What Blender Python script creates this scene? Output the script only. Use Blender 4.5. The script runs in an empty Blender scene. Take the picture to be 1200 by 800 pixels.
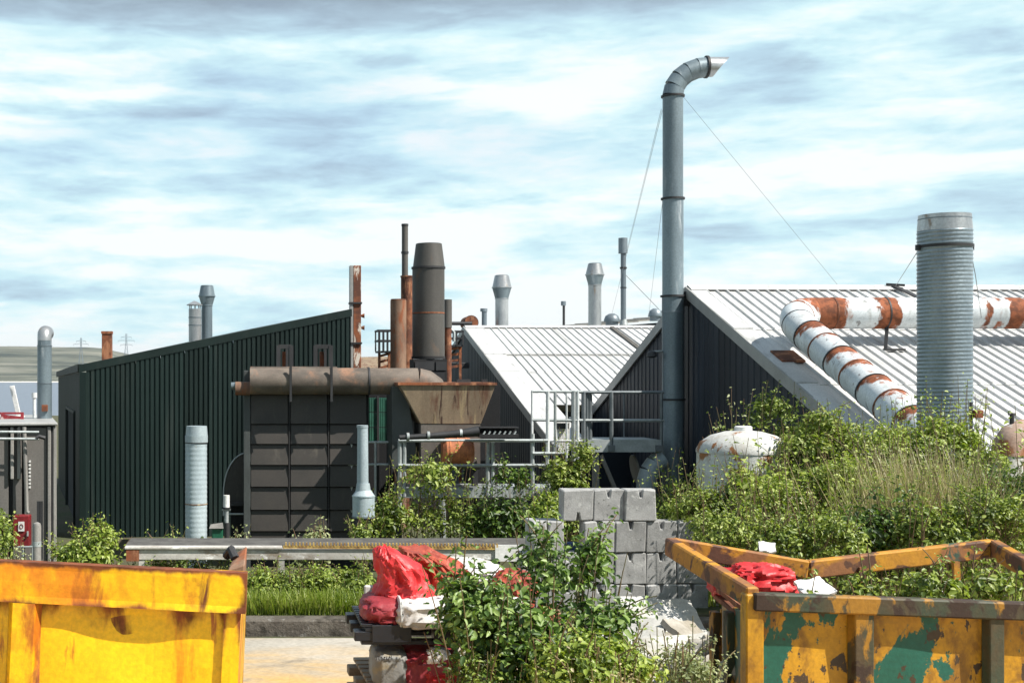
import bpy, bmesh, math, random
import numpy as np
from mathutils import Vector, Matrix, noise as mnoise

S = bpy.context.scene
COL = S.collection
R = math.radians
HC = 3.2            # eye height above the yard in metres
F = 1500.0

# ------------------------------------------------------------------ camera
cam_d = bpy.data.cameras.new("camera")
cam_d.sensor_width = 36.0
cam_d.lens = 45.0
cam_d.shift_x = 0.25
cam_d.shift_y = 0.0333
cam_d.clip_start = 0.1
cam_d.clip_end = 30000
cam = bpy.data.objects.new("camera", cam_d)
cam.location = (0, 0, HC)
cam.rotation_euler = (R(90), 0, 0)
COL.objects.link(cam)
S.camera = cam

# ------------------------------------------------------------------ sky and sun
SUN_EL, SUN_AZ = 49.0, 60.0       # azimuth measured from straight behind the camera towards the right
sun_dir = Vector((math.sin(R(SUN_AZ)) * math.cos(R(SUN_EL)), -math.cos(R(SUN_AZ)) * math.cos(R(SUN_EL)), math.sin(R(SUN_EL))))
world = bpy.data.worlds.new("World")
S.world = world
world.use_nodes = True
wt = world.node_tree
wt.nodes.clear()
W = lambda t, **k: _node(wt, t, k)
def _node(nt, t, k):
    n = nt.nodes.new(t)
    for a, b in k.items():
        setattr(n, a, b)
    return n
def wmath(op, a, b=None, clamp=False):
    n = W('ShaderNodeMath', operation=op)
    n.use_clamp = clamp
    for i, v in enumerate((a, b)):
        if v is None:
            continue
        if isinstance(v, (int, float)):
            n.inputs[i].default_value = v
        else:
            wt.links.new(v, n.inputs[i])
    return n.outputs[0]
sky = W('ShaderNodeTexSky', sky_type='NISHITA')
sky.sun_disc = False
sky.sun_elevation = R(SUN_EL)
sky.sun_rotation = math.atan2(sun_dir.x, sun_dir.y)
sky.air_density = 1.0; sky.dust_density = 0.6; sky.ozone_density = 1.5
tc = W('ShaderNodeTexCoord')
sx = W('ShaderNodeSeparateXYZ'); wt.links.new(tc.outputs['Generated'], sx.inputs[0])
el = wmath('ARCSINE', sx.outputs[2])
az = wmath('ARCTAN2', sx.outputs[0], sx.outputs[1])
def cloud_noise(sa, se, off, det, rough, dist):
    cb = W('ShaderNodeCombineXYZ')
    wt.links.new(wmath('ADD', wmath('MULTIPLY', az, sa), off), cb.inputs[0])
    wt.links.new(wmath('MULTIPLY', el, se), cb.inputs[1])
    cb.inputs[2].default_value = off * 0.37
    nz = W('ShaderNodeTexNoise'); nz.inputs['Scale'].default_value = 1.0
    nz.inputs['Detail'].default_value = det; nz.inputs['Roughness'].default_value = rough
    nz.inputs['Distortion'].default_value = dist
    wt.links.new(cb.outputs[0], nz.inputs['Vector'])
    return nz.outputs[0]
n1 = cloud_noise(4.6, 24.0, 5.6, 8.0, 0.55, 0.22)
n2 = cloud_noise(12.0, 52.0, 7.7, 8.0, 0.6, 0.25)
n3 = cloud_noise(2.2, 9.0, 4.3, 3.0, 0.5, 0.2)
band = W('ShaderNodeMapRange', interpolation_type='SMOOTHSTEP')
for i, v in ((1, 0.247), (2, 0.288), (3, 0.0), (4, 0.21)):
    band.inputs[i].default_value = v
wt.links.new(wmath('ADD', el, wmath('MULTIPLY', wmath('SUBTRACT', n1, 0.5), 0.07)), band.inputs[0])
cv = wmath('ADD', wmath('ADD', wmath('MULTIPLY', n1, 0.52), wmath('MULTIPLY', n2, 0.30)), wmath('MULTIPLY', n3, 0.18))
cv = wmath('SUBTRACT', cv, band.outputs[0])
ramp = W('ShaderNodeValToRGB')
e = ramp.color_ramp.elements
e[0].position = 0.29; e[0].color = (0.32, 0.41, 0.50, 1)
e[1].position = 0.555; e[1].color = (0.97, 1.02, 1.02, 1)
for p, c in ((0.375, (0.43, 0.57, 0.69, 1)), (0.435, (0.54, 0.75, 0.87, 1)), (0.475, (0.64, 0.89, 0.96, 1)), (0.51, (0.78, 0.97, 1.0, 1))):
    x = e.new(p); x.color = c
wt.links.new(cv, ramp.inputs[0])
b1 = W('ShaderNodeBackground'); b1.inputs[1].default_value = 0.10
wt.links.new(sky.outputs[0], b1.inputs[0])
b2 = W('ShaderNodeBackground'); b2.inputs[1].default_value = 0.62
wt.links.new(ramp.outputs[0], b2.inputs[0])
cover = W('ShaderNodeMapRange'); 
for i, v in ((1, 0.36), (2, 0.50), (3, 0.78), (4, 1.0)):
    cover.inputs[i].default_value = v
wt.links.new(n3, cover.inputs[0])
mx = W('ShaderNodeMixShader')
wt.links.new(cover.outputs[0], mx.inputs[0]); wt.links.new(b1.outputs[0], mx.inputs[1]); wt.links.new(b2.outputs[0], mx.inputs[2])
wo = W('ShaderNodeOutputWorld'); wt.links.new(mx.outputs[0], wo.inputs[0])

sun_d = bpy.data.lights.new("sun", 'SUN')
sun_d.energy = 5.0; sun_d.angle = R(0.5); sun_d.color = (1.0, 0.95, 0.87)
sun = bpy.data.objects.new("sun", sun_d)
sun.rotation_euler = sun_dir.to_track_quat('Z', 'Y').to_euler()
sun.location = (20, -20, 40)
COL.objects.link(sun)

S.view_settings.view_transform = 'Standard'
S.view_settings.look = 'None'
S.view_settings.exposure = 0.72
S.view_settings.gamma = 1.0
S.render.engine = 'CYCLES'
S.cycles.use_denoising = True
S.cycles.max_bounces = 6
S.cycles.transparent_max_bounces = 8

# ------------------------------------------------------------------ helpers
def P(px, py, D):
    return Vector(((px - 300.0) * D / F, D, HC - (py - 440.0) * D / F))
def PX(px, D): return (px - 300.0) * D / F
def PZ(py, D): return HC - (py - 440.0) * D / F
def lerp(a, b, t): return a + (b - a) * t

ORG = {}
def tag(o, label=None, cat=None, group=None, kind=None):
    if label: o['label'] = label
    if cat: o['category'] = cat
    if group: o['group'] = group
    if kind: o['kind'] = kind
    return o
def thing(name, label, cat, loc=(0, 0, 0), rot=(0, 0, 0), group=None):
    o = bpy.data.objects.new(name, None)
    o.empty_display_size = 0.2
    COL.objects.link(o)
    o.location = loc; o.rotation_euler = rot
    tag(o, label, cat, group)
    ORG[o.name] = Vector(loc)
    return o

class MB:
    def __init__(s):
        s.v = []; s.f = []; s.w = []
    def add(s, vs, fs, w=None):
        b = len(s.v)
        s.v += [tuple(v) for v in vs]
        s.w += list(w) if w is not None else [0.0] * len(vs)
        s.f += [tuple(i + b for i in f) for f in fs]
        return s
    def hexa(s, p):     # p: 4 bottom + 4 top corners, both counter-clockwise
        return s.add(p, [(3, 2, 1, 0), (4, 5, 6, 7), (0, 1, 5, 4), (1, 2, 6, 5), (2, 3, 7, 6), (3, 0, 4, 7)])
    def box(s, x0, x1, y0, y1, z0, z1):
        return s.hexa([(x0, y0, z0), (x1, y0, z0), (x1, y1, z0), (x0, y1, z0), (x0, y0, z1), (x1, y0, z1), (x1, y1, z1), (x0, y1, z1)])
    def obox(s, c, h, M=None):
        M = M or Matrix.Identity(3)
        c = Vector(c)
        q = [(-1, -1, -1), (1, -1, -1), (1, 1, -1), (-1, 1, -1), (-1, -1, 1), (1, -1, 1), (1, 1, 1), (-1, 1, 1)]
        return s.hexa([c + M @ Vector((a * h[0], b * h[1], d * h[2])) for a, b, d in q])
    def bar(s, p, q, w, h, up=(0, 0, 1)):
        p = Vector(p); q = Vector(q); d = (q - p)
        L = d.length; d.normalize()
        u = Vector(up)
        if abs(d.dot(u)) > 0.98: u = Vector((0, 1, 0))
        x = d.cross(u).normalized(); z = x.cross(d).normalized()
        M = Matrix((d, x, z)).transposed()
        return s.obox((p + q) / 2, (L / 2, w / 2, h / 2), M)
    def tube(s, pts, r, n=10, caps=True, wear=None):
        pts = [Vector(p) for p in pts]
        m = len(pts)
        rs = r if isinstance(r, (list, tuple)) else [r] * m
        tang = []
        for i in range(m):
            a = pts[max(i - 1, 0)]; b = pts[min(i + 1, m - 1)]
            t = (b - a)
            if t.length < 1e-6: t = pts[min(i + 2, m - 1)] - pts[max(i - 2, 0)]
            tang.append(t.normalized())
        t0 = tang[0]
        ref = Vector((0, 0, 1)) if abs(t0.z) < 0.9 else Vector((1, 0, 0))
        x = t0.cross(ref).normalized()
        vs = []; ws = []
        for i in range(m):
            t = tang[i]
            x = (x - t * x.dot(t))
            x = x.normalized() if x.length > 1e-6 else t.orthogonal().normalized()
            y = t.cross(x)
            for k in range(n):
                a = 2 * math.pi * k / n
                nn = x * math.cos(a) + y * math.sin(a)
                vs.append(pts[i] + nn * rs[i])
                ws.append(wear(i, nn) if wear else 0.0)
        fs = [(i * n + k, i * n + (k + 1) % n, (i + 1) * n + (k + 1) % n, (i + 1) * n + k) for i in range(m - 1) for k in range(n)]
        if caps:
            fs.append(tuple(range(n))[::-1]); fs.append(tuple((m - 1) * n + k for k in range(n)))
        return s.add(vs, fs, ws)
    def lathe(s, c, prof, n=20, caps=True):
        vs = []; m = len(prof)
        for r, z in prof:
            for k in range(n):
                a = 2 * math.pi * k / n
                vs.append((c[0] + r * math.cos(a), c[1] + r * math.sin(a), z))
        fs = [(i * n + k, i * n + (k + 1) % n, (i + 1) * n + (k + 1) % n, (i + 1) * n + k) for i in range(m - 1) for k in range(n)]
        if caps:
            fs.append(tuple(range(n))[::-1]); fs.append(tuple((m - 1) * n + k for k in range(n)))
        return s.add(vs, fs)
    def prism(s, poly, a, b):      # poly in (x, z), extruded along y from a to b
        n = len(poly)
        vs = [(x, a, z) for x, z in poly] + [(x, b, z) for x, z in poly]
        fs = [tuple(range(n)), tuple(range(2 * n - 1, n - 1, -1))]
        fs += [(i, (i + 1) % n, n + (i + 1) % n, n + i) for i in range(n)]
        return s.add(vs, fs)
    def build(s, name, mat, parent=None, origin=None, local=False, smooth=True, bevel=0.0, kind=None, attr=False, recalc=True, angle=35, rot=None):
        org = Vector((0, 0, 0))
        if parent is not None and not local:
            org = ORG.get(parent.name, Vector((0, 0, 0)))
        elif origin is not None:
            org = Vector(origin)
        me = bpy.data.meshes.new(name)
        me.from_pydata([tuple(Vector(v) - org) for v in s.v], [], s.f)
        if attr:
            at = me.attributes.new("wear", 'FLOAT', 'POINT')
            at.data.foreach_set("value", s.w)
        if recalc or bevel:
            bm = bmesh.new(); bm.from_mesh(me)
            if recalc: bmesh.ops.recalc_face_normals(bm, faces=bm.faces)
            if bevel: 
                ed = [e for e in bm.edges if len(e.link_faces) == 2 and e.calc_face_angle(0) > 0.6]
                bmesh.ops.bevel(bm, geom=ed, offset=bevel, segments=1, affect='EDGES', clamp_overlap=True)
            bm.to_mesh(me); bm.free()
        if smooth:
            me.polygons.foreach_set("use_smooth", [True] * len(me.polygons))
            me.set_sharp_from_angle(angle=R(angle))
        if mat: me.materials.append(mat)
        o = bpy.data.objects.new(name, me)
        COL.objects.link(o)
        if parent is not None:
            o.parent = parent
            ORG[o.name] = ORG.get(parent.name, Vector((0, 0, 0)))
        else:
            o.location = org
            ORG[o.name] = org
        if kind: o['kind'] = kind
        return o

def dupe(o, parent=None, loc=None, rot=None):
    c = o.copy(); COL.objects.link(c)
    if parent is not None: c.parent = parent
    if loc is not None: c.location = loc
    if rot is not None: c.rotation_euler = rot
    return c

# ------------------------------------------------------------------ materials
def weathered(name, c1, c2=None, s=2.0, stretch=(1, 1, 1), patches=(), rough=0.6, metal=0.0, bump=0.15, bscale=30.0, var=0.1, wear=None, wcol=None, spec=0.5, bdist=0.01, pshift=0.035):
    m = bpy.data.materials.new(name); m.use_nodes = True
    nt = m.node_tree; L = nt.links
    N = lambda t, **k: _node(nt, t, k)
    bs = nt.nodes['Principled BSDF']
    tcn = N('ShaderNodeTexCoord'); oi = N('ShaderNodeObjectInfo')
    off = N('ShaderNodeVectorMath', operation='MULTIPLY_ADD')
    cmb = N('ShaderNodeCombineXYZ')
    for i in range(3): L.new(oi.outputs['Random'], cmb.inputs[i])
    L.new(cmb.outputs[0], off.inputs[0]); off.inputs[1].default_value = (37, 53, 71); L.new(tcn.outputs['Object'], off.inputs[2])
    def nz(scale, st, det=6.0, ro=0.6, dist=0.0):
        mp = N('ShaderNodeVectorMath', operation='MULTIPLY'); L.new(off.outputs[0], mp.inputs[0]); mp.inputs[1].default_value = st
        t = N('ShaderNodeTexNoise'); t.inputs['Scale'].default_value = scale; t.inputs['Detail'].default_value = det
        t.inputs['Roughness'].default_value = ro; t.inputs['Distortion'].default_value = dist
        L.new(mp.outputs[0], t.inputs['Vector'])
        return t.outputs[0]
    def mix(a, b, f):
        n = N('ShaderNodeMix', data_type='RGBA')
        L.new(f, n.inputs[0])
        for sock, v in ((6, a), (7, b)):
            if isinstance(v, tuple): n.inputs[sock].default_value = (*v, 1)
            else: L.new(v, n.inputs[sock])
        return n.outputs[2]
    def rng(f, lo, hi, a=0.0, b=1.0):
        n = N('ShaderNodeMapRange', interpolation_type='SMOOTHSTEP'); L.new(f, n.inputs[0])
        for i, v in ((1, lo), (2, hi), (3, a), (4, b)): n.inputs[i].default_value = v
        return n.outputs[0]
    c2 = c2 or tuple(x * 0.8 for x in c1)
    col = mix(c1, c2, rng(nz(s, stretch), 0.35, 0.65))
    fine = nz(bscale, (1, 1, 1), 4.0, 0.6)
    rmix = None
    for pc, ps, pst, lo, hi in patches:
        f = rng(nz(ps, pst, 8.0, 0.62, 0.4), lo - pshift, hi - pshift)
        col = mix(col, pc, f)
        rmix = f
    if wear:
        a = N('ShaderNodeAttribute', attribute_name='wear')
        ad = N('ShaderNodeMath', operation='ADD'); L.new(a.outputs['Fac'], ad.inputs[0])
        L.new(nz(wear[0], wear[1], 8.0, 0.62, 0.3), ad.inputs[1])
        f = rng(ad.outputs[0], wear[2], wear[3])
        rc = mix(wcol, tuple(x * 0.45 for x in wcol), rng(nz(wear[0] * 2.3, (1, 1, 1)), 0.4, 0.62))
        col = mix(col, rc, f); rmix = f
    hv = N('ShaderNodeHueSaturation'); L.new(col, hv.inputs['Color'])
    L.new(rng(oi.outputs['Random'], 0, 1, 1 - var, 1 + var), hv.inputs['Value'])
    hv2 = N('ShaderNodeHueSaturation'); L.new(hv.outputs[0], hv2.inputs['Color']); L.new(rng(fine, 0.3, 0.7, 0.88, 1.1), hv2.inputs['Value'])
    L.new(hv2.outputs[0], bs.inputs['Base Color'])
    bs.inputs['Metallic'].default_value = metal; bs.inputs['Specular IOR Level'].default_value = spec
    if rmix is not None:
        L.new(rng(rmix, 0, 1, rough, 0.85), bs.inputs['Roughness'])
        if metal:
            L.new(rng(rmix, 0, 1, metal, 0.0), bs.inputs['Metallic'])
    else:
        L.new(rng(fine, 0.3, 0.7, rough - 0.07, rough + 0.07), bs.inputs['Roughness'])
    bp = N('ShaderNodeBump'); bp.inputs['Strength'].default_value = bump; bp.inputs['Distance'].default_value = bdist
    L.new(fine, bp.inputs['Height']); L.new(bp.outputs[0], bs.inputs['Normal'])
    return m

def leafmat(name, cols, rough=0.45, trans=0.35, clump=1.2, clump_amt=0.35):
    m = bpy.data.materials.new(name); m.use_nodes = True
    nt = m.node_tree; L = nt.links
    N = lambda t, **k: _node(nt, t, k)
    bs = nt.nodes['Principled BSDF']
    g = N('ShaderNodeNewGeometry'); cr = N('ShaderNodeValToRGB')
    el_ = cr.color_ramp.elements
    n = len(cols)
    el_[0].color = (*cols[0], 1); el_[1].color = (*cols[-1], 1)
    for i in range(1, n - 1):
        x = el_.new(i / (n - 1)); x.color = (*cols[i], 1)
    tcn = N('ShaderNodeTexCoord'); t = N('ShaderNodeTexNoise'); t.inputs['Scale'].default_value = clump; t.inputs['Detail'].default_value = 3
    L.new(tcn.outputs['Object'], t.inputs['Vector'])
    ma = N('ShaderNodeMath', operation='MULTIPLY_ADD'); L.new(t.outputs[0], ma.inputs[0]); ma.inputs[1].default_value = clump_amt * 4; ma.inputs[2].default_value = -clump_amt * 2
    mb = N('ShaderNodeMath', operation='ADD'); mb.use_clamp = True
    L.new(ma.outputs[0], mb.inputs[0]); L.new(g.outputs['Random Per Island'], mb.inputs[1])
    L.new(mb.outputs[0], cr.inputs[0])
    L.new(cr.outputs[0], bs.inputs['Base Color'])
    bs.inputs['Roughness'].default_value = rough
    tr = N('ShaderNodeBsdfTranslucent')
    hv = N('ShaderNodeHueSaturation'); hv.inputs['Value'].default_value = 1.3; hv.inputs['Saturation'].default_value = 1.1
    L.new(cr.outputs[0], hv.inputs['Color']); L.new(hv.outputs[0], tr.inputs['Color'])
    ms = N('ShaderNodeMixShader'); ms.inputs[0].default_value = trans
    L.new(bs.outputs[0], ms.inputs[1]); L.new(tr.outputs[0], ms.inputs[2])
    L.new(ms.outputs[0], nt.nodes['Material Output'].inputs[0])
    return m

RUST = (0.24, 0.075, 0.028); RUSTD = (0.09, 0.032, 0.018)
BK = (0.012, 0.012, 0.013)
m_green_clad = weathered('green_cladding', (0.010, 0.021, 0.019), (0.007, 0.016, 0.0145), s=0.8, stretch=(1, 1, .3), spec=.2, rough=0.6, bump=.05, var=.2, patches=[((.020, .030, .027), 1.6, (2, 2, .12), .58, .78)])
m_green_end = weathered('green_end_cladding', (0.022, 0.026, 0.022), (0.017, 0.022, 0.019), s=0.6, spec=.2, rough=0.6, bump=.05)
m_roof = weathered('roof_sheet', (0.60, 0.60, 0.59), (0.50, 0.50, 0.49), s=1.2, stretch=(1, .3, 1), patches=[((0.33, .33, .32), 3.0, (1.4, .10, 1), .55, .75), ((.2, .19, .17), 9, (1, .5, 1), .68, .76)], rough=0.45, bump=.05, var=.07)
m_roof2 = weathered('roof_sheet_brown', (0.35, 0.33, 0.29), (0.22, 0.2, 0.17), s=1.2, rough=0.6, bump=.1)
m_verge = weathered('verge_grey', (0.34, 0.34, 0.33), (0.28, .28, .27), rough=0.5, bump=.05)
m_gable = weathered('gable_cladding', (0.020, 0.026, 0.036), (0.013, 0.017, 0.024), s=0.9, stretch=(1, 1, .15), patches=[((0.055, .065, .08), 2.2, (1, 1, .1), .62, .85)], spec=.25, rough=0.55, bump=.05, var=.35)
m_galv = weathered('galvanised_steel', (0.20, 0.25, 0.275), (0.145, 0.185, 0.21), s=1.5, stretch=(1, 1, .25), rough=0.42, metal=.35, bump=.06, patches=[((0.36, .40, .42), 5, (1, 1, .2), .6, .8)])
m_galv_dark = weathered('dark_galvanised_steel', (0.19, 0.225, 0.25), (0.13, 0.16, 0.185), s=1.5, stretch=(1, 1, .25), rough=0.45, metal=.3, bump=.06)
m_silver = weathered('bright_silver', (0.44, 0.45, 0.45), (0.30, 0.31, 0.32), s=3, stretch=(1, 1, .3), rough=0.35, metal=.6, bump=.08, patches=[((0.22, .18, .14), 4, (1, 1, .3), .62, .75)])
m_spiral = weathered('spiral_duct_silver', (0.235, 0.285, 0.315), (0.175, 0.22, 0.25), s=2, rough=0.36, metal=.4, bump=.05)
m_paleblue = weathered('pale_blue_paint', (0.36, 0.425, 0.45), (0.29, 0.35, 0.38), s=3, stretch=(1, 1, .3), rough=0.5, bump=.05, patches=[((0.25, .25, .22), 4, (1, 1, .4), .66, .8)])
m_railgrey = weathered('rail_galvanised', (0.40, 0.43, 0.43), (0.30, 0.33, 0.33), s=4, rough=0.5, metal=.2, bump=.08, patches=[((0.20, .12, .07), 6, (1, 1, 1), .68, .8)])
m_raildark = weathered('rail_dark', (0.19, 0.21, 0.22), (0.13, .15, .16), s=4, rough=0.5, metal=.3, bump=.08)
m_railwhite = weathered('rail_white', (0.66, 0.68, 0.68), (0.5, .53, .53), s=4, rough=0.5, bump=.08)
m_rust = weathered('rusty_steel', RUST, RUSTD, s=2.2, patches=[((0.34, 0.15, 0.075), 6, (1, 1, .4), .52, .7), (RUSTD, 3, (1, 1, .3), .58, .72)], rough=0.85, bump=.4)
m_rustpipe = weathered('tan_rusty_pipe', (0.27, 0.165, 0.105), (0.15, 0.085, 0.055), s=2.2, stretch=(1, 1, .4), patches=[(RUST, 4, (1, 1, .3), .54, .68)], rough=0.8, bump=.3)
m_rustwhite = weathered('rust_over_white_paint', RUST, RUSTD, s=3, patches=[((0.58, 0.52, 0.45), 3.0, (1, 1, .4), .60, .66)], rough=0.8, bump=.3)
m_stack = weathered('sooty_stack', (0.085, 0.079, 0.070), (0.06, 0.056, 0.05), s=1.5, stretch=(1, 1, .3), patches=[((0.13, 0.085, 0.055), 3, (1, 1, .3), .62, .8)], rough=0.6, metal=.1, bump=.15)
m_soot = weathered('black_soot', (0.016, 0.016, 0.018), BK, rough=0.8, bump=.2)
m_panel = weathered('filter_panel', (0.040, 0.034, 0.029), (0.027, 0.024, 0.021), s=1.2, patches=[((0.085, .075, .062), 3, (1, 1, .3), .62, .8)], rough=0.6, bump=.1, var=.1)
m_post = weathered('filter_post', (0.05, 0.057, 0.056), (0.038, .043, .043), rough=0.6, bump=.1)
m_hood = weathered('dusty_hood_pipe', (0.155, 0.125, 0.10), (0.085, 0.068, 0.055), s=2.5, stretch=(.5, 1, 1), patches=[((0.27, .15, .095), 2.2, (1, 1, 1), .55, .75)], rough=0.7, bump=.3)
m_hopper = weathered('hopper_tan', (0.27, 0.20, 0.13), (0.20, 0.145, 0.095), s=2.2, stretch=(1.5, 1, .35), patches=[((0.13, 0.06, 0.035), 2.4, (1.3, 1, .26), .53, .66), ((0.36, .27, .15), 4, (1.6, 1, .2), .58, .70), ((0.06, .03, .02), 4, (2.0, 1, .16), .63, .70)], rough=0.7, bump=.2)
m_hopper_low = weathered('hopper_brown', (0.115, 0.098, 0.085), (0.08, .068, .06), s=2, rough=0.7, bump=.2)
m_orange = weathered('orange_rust_drum', (0.55, 0.19, 0.07), (0.25, 0.08, 0.035), s=3, rough=0.75, bump=.3)
m_mesh = weathered('green_screen', (0.03, 0.14, 0.095), (0.02, 0.09, 0.06), s=5, rough=0.6)
m_duct = weathered('white_duct', (0.62, 0.65, 0.66), (0.52, 0.56, 0.58), s=2, rough=0.4, bump=.05, wear=(3.0, (2.2, 2.2, .7), 0.94, 1.10), wcol=(0.28, 0.082, 0.03), patches=[((0.40, .41, .40), 2.0, (2.5, 2, .6), .52, .75), ((0.22, .22, .22), 3.5, (2.5, 2, .6), .64, .70)])
m_conc = weathered('cast_concrete', (0.36, 0.36, 0.355), (0.26, 0.26, 0.255), s=4, patches=[((0.17, .17, .16), 3, (1, 1, .35), .56, .75), ((.44, .44, .43), 9, (1, 1, 1), .60, .72), ((.10, .10, .095), 16, (1, 1, 1), .66, .72)], rough=0.9, bump=.5, bscale=60, var=.1, bdist=.006)
m_conc_dark = weathered('dirty_concrete', (0.13, 0.115, 0.095), (0.08, .068, .056), s=3, patches=[((0.035, .03, .022), 4, (1, 1, 1), .54, .68), ((.2, .19, .17), 6, (1, 1, 1), .6, .7)], rough=0.95, bump=.8, bscale=25, bdist=.02)
m_beam = weathered('grey_weathered_beam', (0.48, 0.46, 0.43), (0.36, 0.34, 0.31), s=2, stretch=(.6, 1, 1.5), patches=[((0.22, .18, .14), 3, (.5, 1, 1), .58, .7), ((.75, .74, .72), 5, (.6, 1, 1), .6, .66)], rough=0.75, bump=.3)
m_beamtop = weathered('dark_grating', (0.10, 0.095, 0.085), (0.06, .055, .05), s=6, rough=0.8, bump=.4)
m_hazard = weathered('yellow_brown_teeth', (0.50, 0.35, 0.10), (0.22, .12, .05), s=8, rough=0.7)
m_redbox = weathered('red_paint', (0.20, 0.012, 0.016), (0.14, .01, .014), rough=0.4, bump=.05)
m_white = weathered('white_paint', (0.72, 0.72, 0.70), (0.6, .6, .58), s=4, rough=0.5, bump=.1)
m_elbow = weathered('pinkish_rusty_paint', (0.42, 0.30, 0.24), (0.34, .22, .17), s=3, patches=[((0.26, .11, .05), 3, (1, 1, 1), .54, .64), ((.5, .47, .43), 4, (1, 1, 1), .6, .68)], rough=0.8, bump=.3)
m_tank = weathered('flaking_white_tank', (0.56, 0.56, 0.54), (0.44, .44, .41), s=3, patches=[((0.42, .40, .36), 5, (1, 1, .5), .55, .7), ((0.26, .11, .04), 2.4, (1, 1, .6), .59, .63)], rough=0.7, bump=.4)
m_annex = weathered('annex_grey', (0.13, 0.12, 0.11), (0.10, .094, .088), s=1.0, stretch=(1, 1, .3), rough=0.6, bump=.05)
m_annex_post = weathered('annex_post', (0.26, 0.25, 0.23), (0.19, .18, .17), s=3, stretch=(1, 1, .2), rough=0.6)
m_black = weathered('black_plastic', (0.010, 0.012, 0.018), (0.014, .015, .02), rough=0.4, bump=.1)
m_dark = weathered('dark_steel', (0.03, 0.03, 0.032), (0.02, .02, .022), rough=0.6, bump=.1)
m_void = weathered('painted_dark_void', (0.006, 0.007, 0.009), (0.005, .005, .006), rough=0.9)  # near-black colour, stands in for the shade in dark openings and gaps
m_yskip = weathered('yellow_skip_paint', (0.88, 0.53, 0.003), (0.82, 0.44, 0.003), s=1.3, stretch=(1, 1, .6),
    patches=[((0.72, 0.24, 0.006), 2.0, (1, 1, .35), .49, .66), ((0.42, 0.12, 0.010), 2.6, (1.3, 1, .40), .56, .70), ((0.14, 0.035, 0.014), 1.9, (1.8, 1, .35), .595, .70)], rough=0.4, bump=.2, wear=(3.2, (1.3, 1, .6), 0.95, 1.2), wcol=(0.22, 0.06, 0.018))
m_yskip_side = weathered('yellow_skip_side_paint', (0.88, 0.52, 0.003), (0.82, 0.45, 0.003), s=1.3, stretch=(1, 1, .6),
    patches=[((0.70, 0.25, 0.006), 2.2, (1.5, 1, .3), .58, .72), ((0.36, 0.10, 0.010), 2.6, (2.0, 1, .28), .645, .72)], rough=0.4, bump=.2, wear=(3.2, (1.3, 1, .6), 0.98, 1.25), wcol=(0.24, 0.065, 0.018))
m_askip = weathered('amber_skip_paint', (0.47, 0.235, 0.008), (0.39, 0.185, 0.008), s=1.5,
    patches=[((0.22, 0.10, 0.008), 4, (1, 1, .5), .52, .66), ((0.008, 0.085, 0.058), 1.55, (1, 1, .62), .566, .580), ((0.05, 0.03, 0.015), 7, (1, 1, .6), .635, .66)], rough=0.5, bump=.2, wear=(5, (1, 1, 1), 0.93, 1.04), wcol=(0.11, 0.045, 0.02))
m_askip_rib = weathered('green_brown_skip_rib', (0.035, 0.055, 0.032), (0.075, 0.05, 0.022), s=4, stretch=(1, 1, .5),
    patches=[((0.33, 0.155, 0.010), 3.4, (1, 1, .5), .53, .58), ((0.04, 0.022, 0.014), 5, (1, 1, .6), .55, .62)], rough=0.65, bump=.3)
m_askip_rim = weathered('rusty_skip_rim', (0.48, 0.22, 0.012), (0.38, 0.165, 0.016), s=2.5,
    patches=[((0.24, 0.10, 0.035), 2.2, (1, 1, 1), .50, .60), ((0.09, .038, .02), 4, (1, 1, 1), .56, .63), ((.03, .07, .05), 2.5, (1, 1, 1), .64, .68)], rough=0.7, bump=.3)
m_redbag = weathered('red_plastic', (0.58, 0.030, 0.032), (0.42, .016, .020), s=3, patches=[((.70, .22, .22), 3, (1, 1, .6), .6, .75)], rough=0.5, bump=.25, bscale=12, bdist=.03)
m_redbag2 = weathered('faded_red_plastic', (0.30, 0.03, 0.04), (0.22, .018, .024), s=4, patches=[((0.5, .38, .36), 4, (1, 1, 1), .62, .68)], rough=0.6, bump=.3, bscale=14, bdist=.03)
m_whitebag = weathered('white_woven_sack', (0.72, 0.70, 0.68), (0.58, .56, .55), s=4, stretch=(1, 1, 3), rough=0.6, bump=.3, bscale=16, bdist=.02)
m_greybag = weathered('grey_paper_sack', (0.27, 0.27, 0.26), (0.20, .195, .18), s=3, patches=[((0.33, .28, .19), 4, (1, 1, 2), .58, .7)], rough=0.7, bump=.4, bscale=12, bdist=.03)
m_net = weathered('orange_netting', (0.42, 0.075, 0.035), (0.24, .035, .02), s=6, rough=0.6, bump=.6, bscale=20, bdist=.04)
m_wood = weathered('pallet_wood', (0.30, 0.24, 0.17), (0.20, .155, .11), s=4, stretch=(.3, 3, 3), rough=0.85, bump=.3)
m_plaster = weathered('white_board', (0.52, 0.51, 0.48), (0.40, .39, .35), s=3, patches=[((.42, .39, .33), 4, (1, 1, 1), .62, .75)], rough=0.85, bump=.3)
m_bin = weathered('green_bin', (0.012, 0.10, 0.055), (0.01, .08, .045), rough=0.45)
m_wire = weathered('steel_wire', (0.16, 0.17, 0.18), rough=0.5, metal=.3)
m_stem = weathered('bramble_stem', (0.14, 0.13, 0.055), (0.16, .09, .05), rough=0.7)
m_twig = weathered('pale_twig', (0.30, 0.24, 0.14), (0.2, .15, .09), rough=0.8)
m_rib_print = weathered('bag_print', (0.07, 0.07, 0.075), rough=0.7)
m_rubble = weathered('rubble', (0.40, 0.37, 0.32), (0.28, .25, .2), s=4, rough=0.9, bump=.6)
m_bluetarp = weathered('blue_tarp', (0.015, 0.06, 0.22), rough=0.5)

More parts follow.
